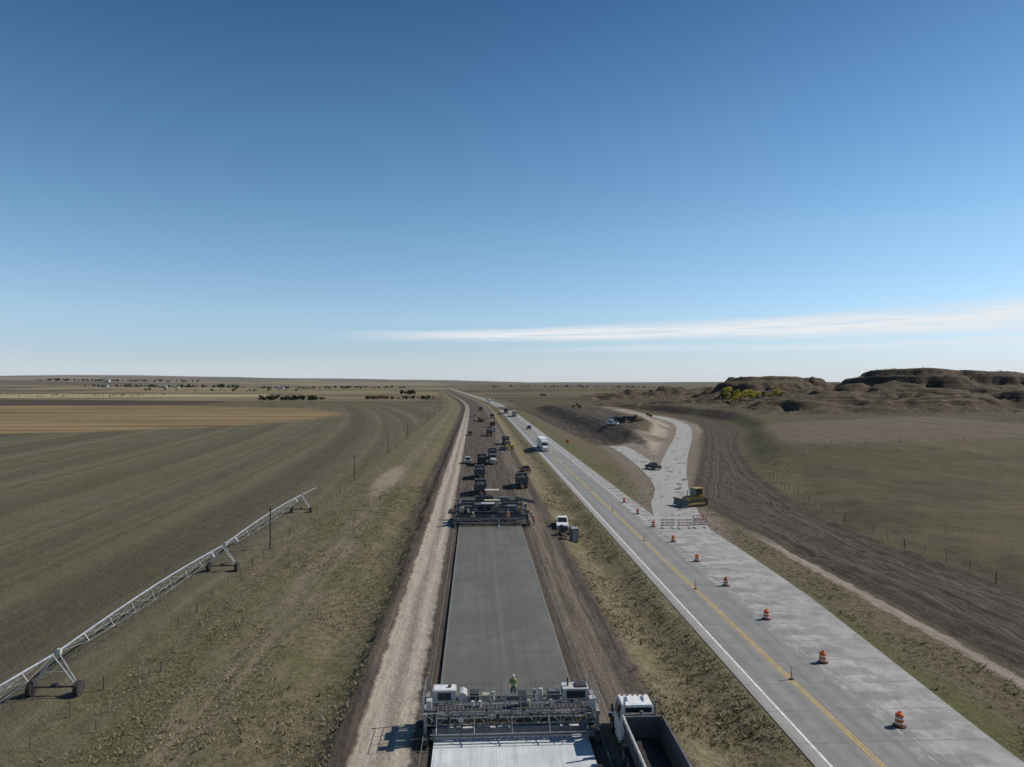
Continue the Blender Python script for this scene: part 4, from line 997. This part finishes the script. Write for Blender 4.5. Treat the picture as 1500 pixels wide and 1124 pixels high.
place(pickup(WHITE),'pickup_truck',-2.4,211,0);place(dump_truck(BLACK,DARK),'dump_truck',1.7,207,0);place(dump_truck(OFFW,DARK),'dump_truck',5.0,210,PI)
place(dump_truck(BLACK,BODYG),'dump_truck',5.2,226,0)
place(loader(),'wheel_loader',11.4,252,2.6);place(dump_truck(REDP,BODYG),'dump_truck',11.5,275,0)
place(pickup(DORG),'pickup_truck',-2.5,322,0);place(dump_truck(WHITE,BODYG),'dump_truck',6,318,0);place(dump_truck(BODYG,DARK),'dump_truck',9,380,0);place(excavator(DORG),'excavator',3,430,1.)
place(dump_truck(BLACK,DARK),'dump_truck',11,470,PI);place(pickup(WHITE),'pickup_truck',-3,500,0);place(dump_truck(WHITE,DARK),'dump_truck',5,600,0);place(pickup(WHITE),'pickup_truck',9,345,0)
place(pickup(WHITE),'pickup_truck',14.3,117.5,PI*.97);
mb=MB();BT=M('toilet_plastic',(.09,.10,.11),.5,var=.1);
mb.box((0,0,1.1),(1.1,1.1,2.0),BT);mb.box((0,0,.08),(1.2,1.3,.12),DARK);mb.hexa([(-.6,-.6,2.1),(.6,-.6,2.1),(.6,.6,2.1),(-.6,.6,2.1),(-.5,-.4,2.3),(.5,-.4,2.3),(.5,.4,2.3),(-.5,.4,2.3)],LSTEEL)
mb.box((0,-.56,1.05),(.75,.03,1.75),M('toilet_door',(.25,.26,.27),.5));mb.box((.28,-.59,1.1),(.06,.03,.16),BLACK);mb.tube((.4,.4,2.2),(.4,.4,2.6),.05,BLACK,7)
for s in(-1,1):
    for k in(-.3,0,.3): mb.box((s*.56,k,1.75),(.02,.2,.15),BLACK)
mb.build('portable_toilet',(14.9,108.3,hz(14.9,108.3)),.2,.02)
mb=MB();mb.box((0,0,.65),(1.2,2.2,.12),DARK);mb.tube((0,-.7,1.2),(0,.9,1.2),.42,DARK,12)
for s in(-1,1): mb.wheel(s*.75,0,.32,.32,.2,TIRE,HUB)
mb.box((0,1.5,.5),(.08,1.2,.08),DARK);mb.build('utility_trailer',(13.6,110.5,hz(13.6,110.5)),.3,.01)
place(dozer(),'bulldozer',42.2,136,PI*.62,sc=1.1,z=.05)
place(pickup(DARK),'pickup_truck',48.6,193,.3,z=.09)
place(dump_truck(WHITE,DARK),'dump_truck',64.5,322,1.2);place(dump_truck(OFFW,DARK),'dump_truck',70,326,1.4);place(loader(),'wheel_loader',75,331,-1.);place(pickup(WHITE),'pickup_truck',61,316,1.)
place(loader(),'wheel_loader',117,476,1.);place(grader(),'motor_grader',75,520,1.)

# ------------------------------------------------------------------ drums, delineators, barricades, signs
def drum():
    mb=MB()
    mb.tube((0,0,0),(0,0,.09),.42,BLACK,14)
    segs=[(.09,.22,.31,.305,ORG),(.22,.34,.30,.295,LW),(.34,.53,.295,.285,ORG),(.53,.65,.28,.275,LW),(.65,.84,.275,.265,ORG),(.84,.92,.26,.20,ORG)]
    for a,b,r1,r2,m in segs: mb.tube((0,0,a),(0,0,b),r1,m,18,r2)
    mb.box((0,0,.98),(.22,.05,.12),ORG);return mb.build('traffic_drum',(29.4,48,.06),0)
d0=drum()
for y in[59.2,70.4,82,93.6,105,116.5,128,140]: inst('traffic_drum',d0,(29.4+random.uniform(-.15,.15),y+random.uniform(-.4,.4),.06),random.uniform(0,3))
inst('traffic_drum',d0,(29.4,36,.06))
mb=MB();mb.tube((0,0,0),(0,0,.05),.2,BLACK,10);mb.tube((0,0,.05),(0,0,1.05),.045,ORG,9);mb.tube((0,0,.72),(0,0,.82),.052,LW,9);mb.tube((0,0,.9),(0,0,.98),.052,LW,9)
dl=mb.build('delineator_post',(25.34,56,.064))
for k in range(1,26): y=56+25*k;inst('delineator_post',dl,(float(curve(y))+25.34,y,.064),0,1,random.uniform(-.05,.05))
inst('delineator_post',dl,(25.34,30.5,.064))
def barricade():
    mb=MB();L=2.4
    for k,z in enumerate((.55,.95,1.4)):
        n=8
        for i in range(n):
            x0=-L/2+L*i/n;x1=x0+L/n;sh=.1
            mb.hexa([(x0-sh,-.02,z-.1),(x1-sh,-.02,z-.1),(x1-sh,.02,z-.1),(x0-sh,.02,z-.1),(x0+sh,-.02,z+.1),(x1+sh,-.02,z+.1),(x1+sh,.02,z+.1),(x0+sh,.02,z+.1)],ORG if i%2 else LW)
    for s in(-.85,.85): mb.box((s,.04,.8),(.06,.05,1.55),LSTEEL);mb.box((s,0,.05),(.08,1.4,.08),LSTEEL)
    return mb
b0=barricade().build('road_barricade',(31.2,114.8,.07),.05)
for x,y,r in((33.9,114.6,-.03),(36.6,114.9,.06),(37.3,118.2,.3)): inst('road_barricade',b0,(x,y,.075),r)
def diamond(x,y,mat):
    mb=MB();mb.tube((0,0,0),(0,0,2.0),.04,STEEL,6);mb.box((0,-.05,2.1),(1.2,.03,1.2),mat,ry=PI/4)
    for s in(-1,1): mb.tube((0,0,.5),(s*.7,.0,0),.03,STEEL,5)
    mb.build('construction_sign',(x,y,hz(x,y)))
diamond(33.6,262,ORG)
GS=M('sign_green',(.02,.14,.07),.5)
for x,y,w in((95,1010,9),):
    mb=MB()
    for s in(-w*.35,w*.35): mb.tube((s,0,-1),(s,0,6),.12,STEEL,8)
    mb.box((0,-.15,4.8),(w,.06,2.6),GS);mb.build('guide_sign',(x,y,hz(x,y)))
for x,y,s,m in((-1180,2860,1,OFFW),(-1240,2880,1.3,TAN),(-700,2580,1,OFFW),(-1500,2950,1.2,OFFW),(-2100,4150,1.6,WHITE)):
    mb=MB();mb.box((0,0,2.5*s),(22*s,12*s,5*s),m);mb.prism([(-6.4*s,5*s),(0,8*s),(6.4*s,5*s)],-11.3*s,11.3*s,LSTEEL)
    mb.box((0,-6.02*s,2*s),(5*s,.06,4*s),DARK)
    for k in(-8,8): mb.box((k*s,-6.02*s,2.6*s),(1.5*s,.06,1.2*s),GLASS)
    mb.build('farm_shed',(x,y,hz(x,y)-.3))

# ------------------------------------------------------------------ sky, sun, camera
EL,AZ=math.radians(41),math.radians(76)
w=NT('World',True);sc.world=w.m
sky=w.n('ShaderNodeTexSky');sky.sky_type='NISHITA';sky.sun_disc=False;sky.sun_elevation=EL;sky.sun_rotation=AZ;sky.altitude=900;sky.air_density=1.;sky.dust_density=.6;sky.ozone_density=2.2
tc=w.n('ShaderNodeTexCoord').outputs['Generated'];sp=w.n('ShaderNodeSeparateXYZ');w.put(sp.inputs[0],tc)
dx,dy,dz=sp.outputs
# clear, dry-air colour grade by elevation angle
gr=w.n('ShaderNodeValToRGB');E=gr.color_ramp.elements
E[0].position=0;E[0].color=(.46,.51,.70,1);E[1].position=.09;E[1].color=(.56,.64,.72,1)
for p,c in((.2,(.53,.65,.68)),(.32,(.40,.56,.62)),(.475,(.23,.385,.48)),(.9,(.18,.33,.45))):
    e=E.new(p);e.color=(*c,1)
w.put(gr.inputs[0],dz)
graded=w.scale(w.mix(1.,sky.outputs[0],gr.outputs[0],'MULTIPLY'),2.)
a=w.math('DIVIDE',dx,w.math('MAXIMUM',dy,.05))
cb=w.n('ShaderNodeCombineXYZ');w.put(cb.inputs[0],w.math('MULTIPLY',a,2.6));w.put(cb.inputs[1],w.math('MULTIPLY',dz,46.))
cn=w.noise(cb.outputs[0],1.,6,.62)
cb2=w.n('ShaderNodeCombineXYZ');w.put(cb2.inputs[0],w.math('MULTIPLY',a,5.));w.put(cb2.inputs[1],w.math('MULTIPLY',w.math('SUBTRACT',dz,w.math('MULTIPLY',a,.012)),190.));cn2=w.noise(cb2.outputs[0],1.,6,.68)
front=w.ss(dy,.05,.3)
def cirrus(c0,sl,t0,tg,a0,a1,wob,k):
    ctr=w.math('ADD',c0,w.math('MULTIPLY',a,sl));off=w.math('ABSOLUTE',w.math('SUBTRACT',w.math('ADD',dz,w.math('MULTIPLY',w.math('SUBTRACT',cn,.5),wob)),ctr))
    thk=w.math('ADD',t0,w.math('MULTIPLY',w.math('MAXIMUM',a,0.),tg))
    m=w.ss(w.math('DIVIDE',off,thk),.2,1.25,1.,0.);m=w.math('MULTIPLY',m,w.ss(a,a0,a1));return w.math('MULTIPLY',w.math('MULTIPLY',m,w.ss(cn2,.32,.55,.5,1.)),k)
m=cirrus(.0655,.014,.0095,.020,-.30,.05,.018,1.)
m2=cirrus(.044,.004,.005,.009,-.1,.3,.026,.6)
m=w.math('MAXIMUM',m,m2)
veil=w.math('MULTIPLY',w.ss(dz,.004,.060,1.,0.),w.ss(cn,.2,.7,.6,.95))
veil=w.math('MAXIMUM',veil,w.math('MULTIPLY',w.ss(dz,.04,.22,1.,0.),.16))
cm=w.math('MAXIMUM',w.math('MULTIPLY',m,front),w.math('MULTIPLY',veil,.70))
cloudc=w.mix(w.math('MULTIPLY',m,front),(7.7,8.4,9.2),(9.4,9.8,10.2))
col=w.mix(cm,graded,cloudc)
bg=w.n('ShaderNodeBackground');w.put(bg.inputs[0],col);bg.inputs[1].default_value=.085
o=w.n('ShaderNodeOutputWorld');w.t.links.new(bg.outputs[0],o.inputs[0])
sl=bpy.data.lights.new('sun','SUN');sl.energy=4.6;sl.angle=math.radians(.5);sl.color=(1,.94,.85)
so=bpy.data.objects.new('sun',sl);COL.objects.link(so)
sd=Vector((math.cos(EL)*math.sin(AZ),math.cos(EL)*math.cos(AZ),math.sin(EL)));so.rotation_euler=sd.to_track_quat('Z','Y').to_euler();so.location=(60,20,80)
cam=bpy.data.cameras.new('camera');cam.lens=24.98;cam.sensor_width=36;cam.clip_end=40000;cam.clip_start=.5
co_=bpy.data.objects.new('camera',cam);COL.objects.link(co_);co_.location=(0,0,24);co_.rotation_euler=(math.radians(90-.11),0,math.radians(-2.86));sc.camera=co_
print('verts',nX*nY)
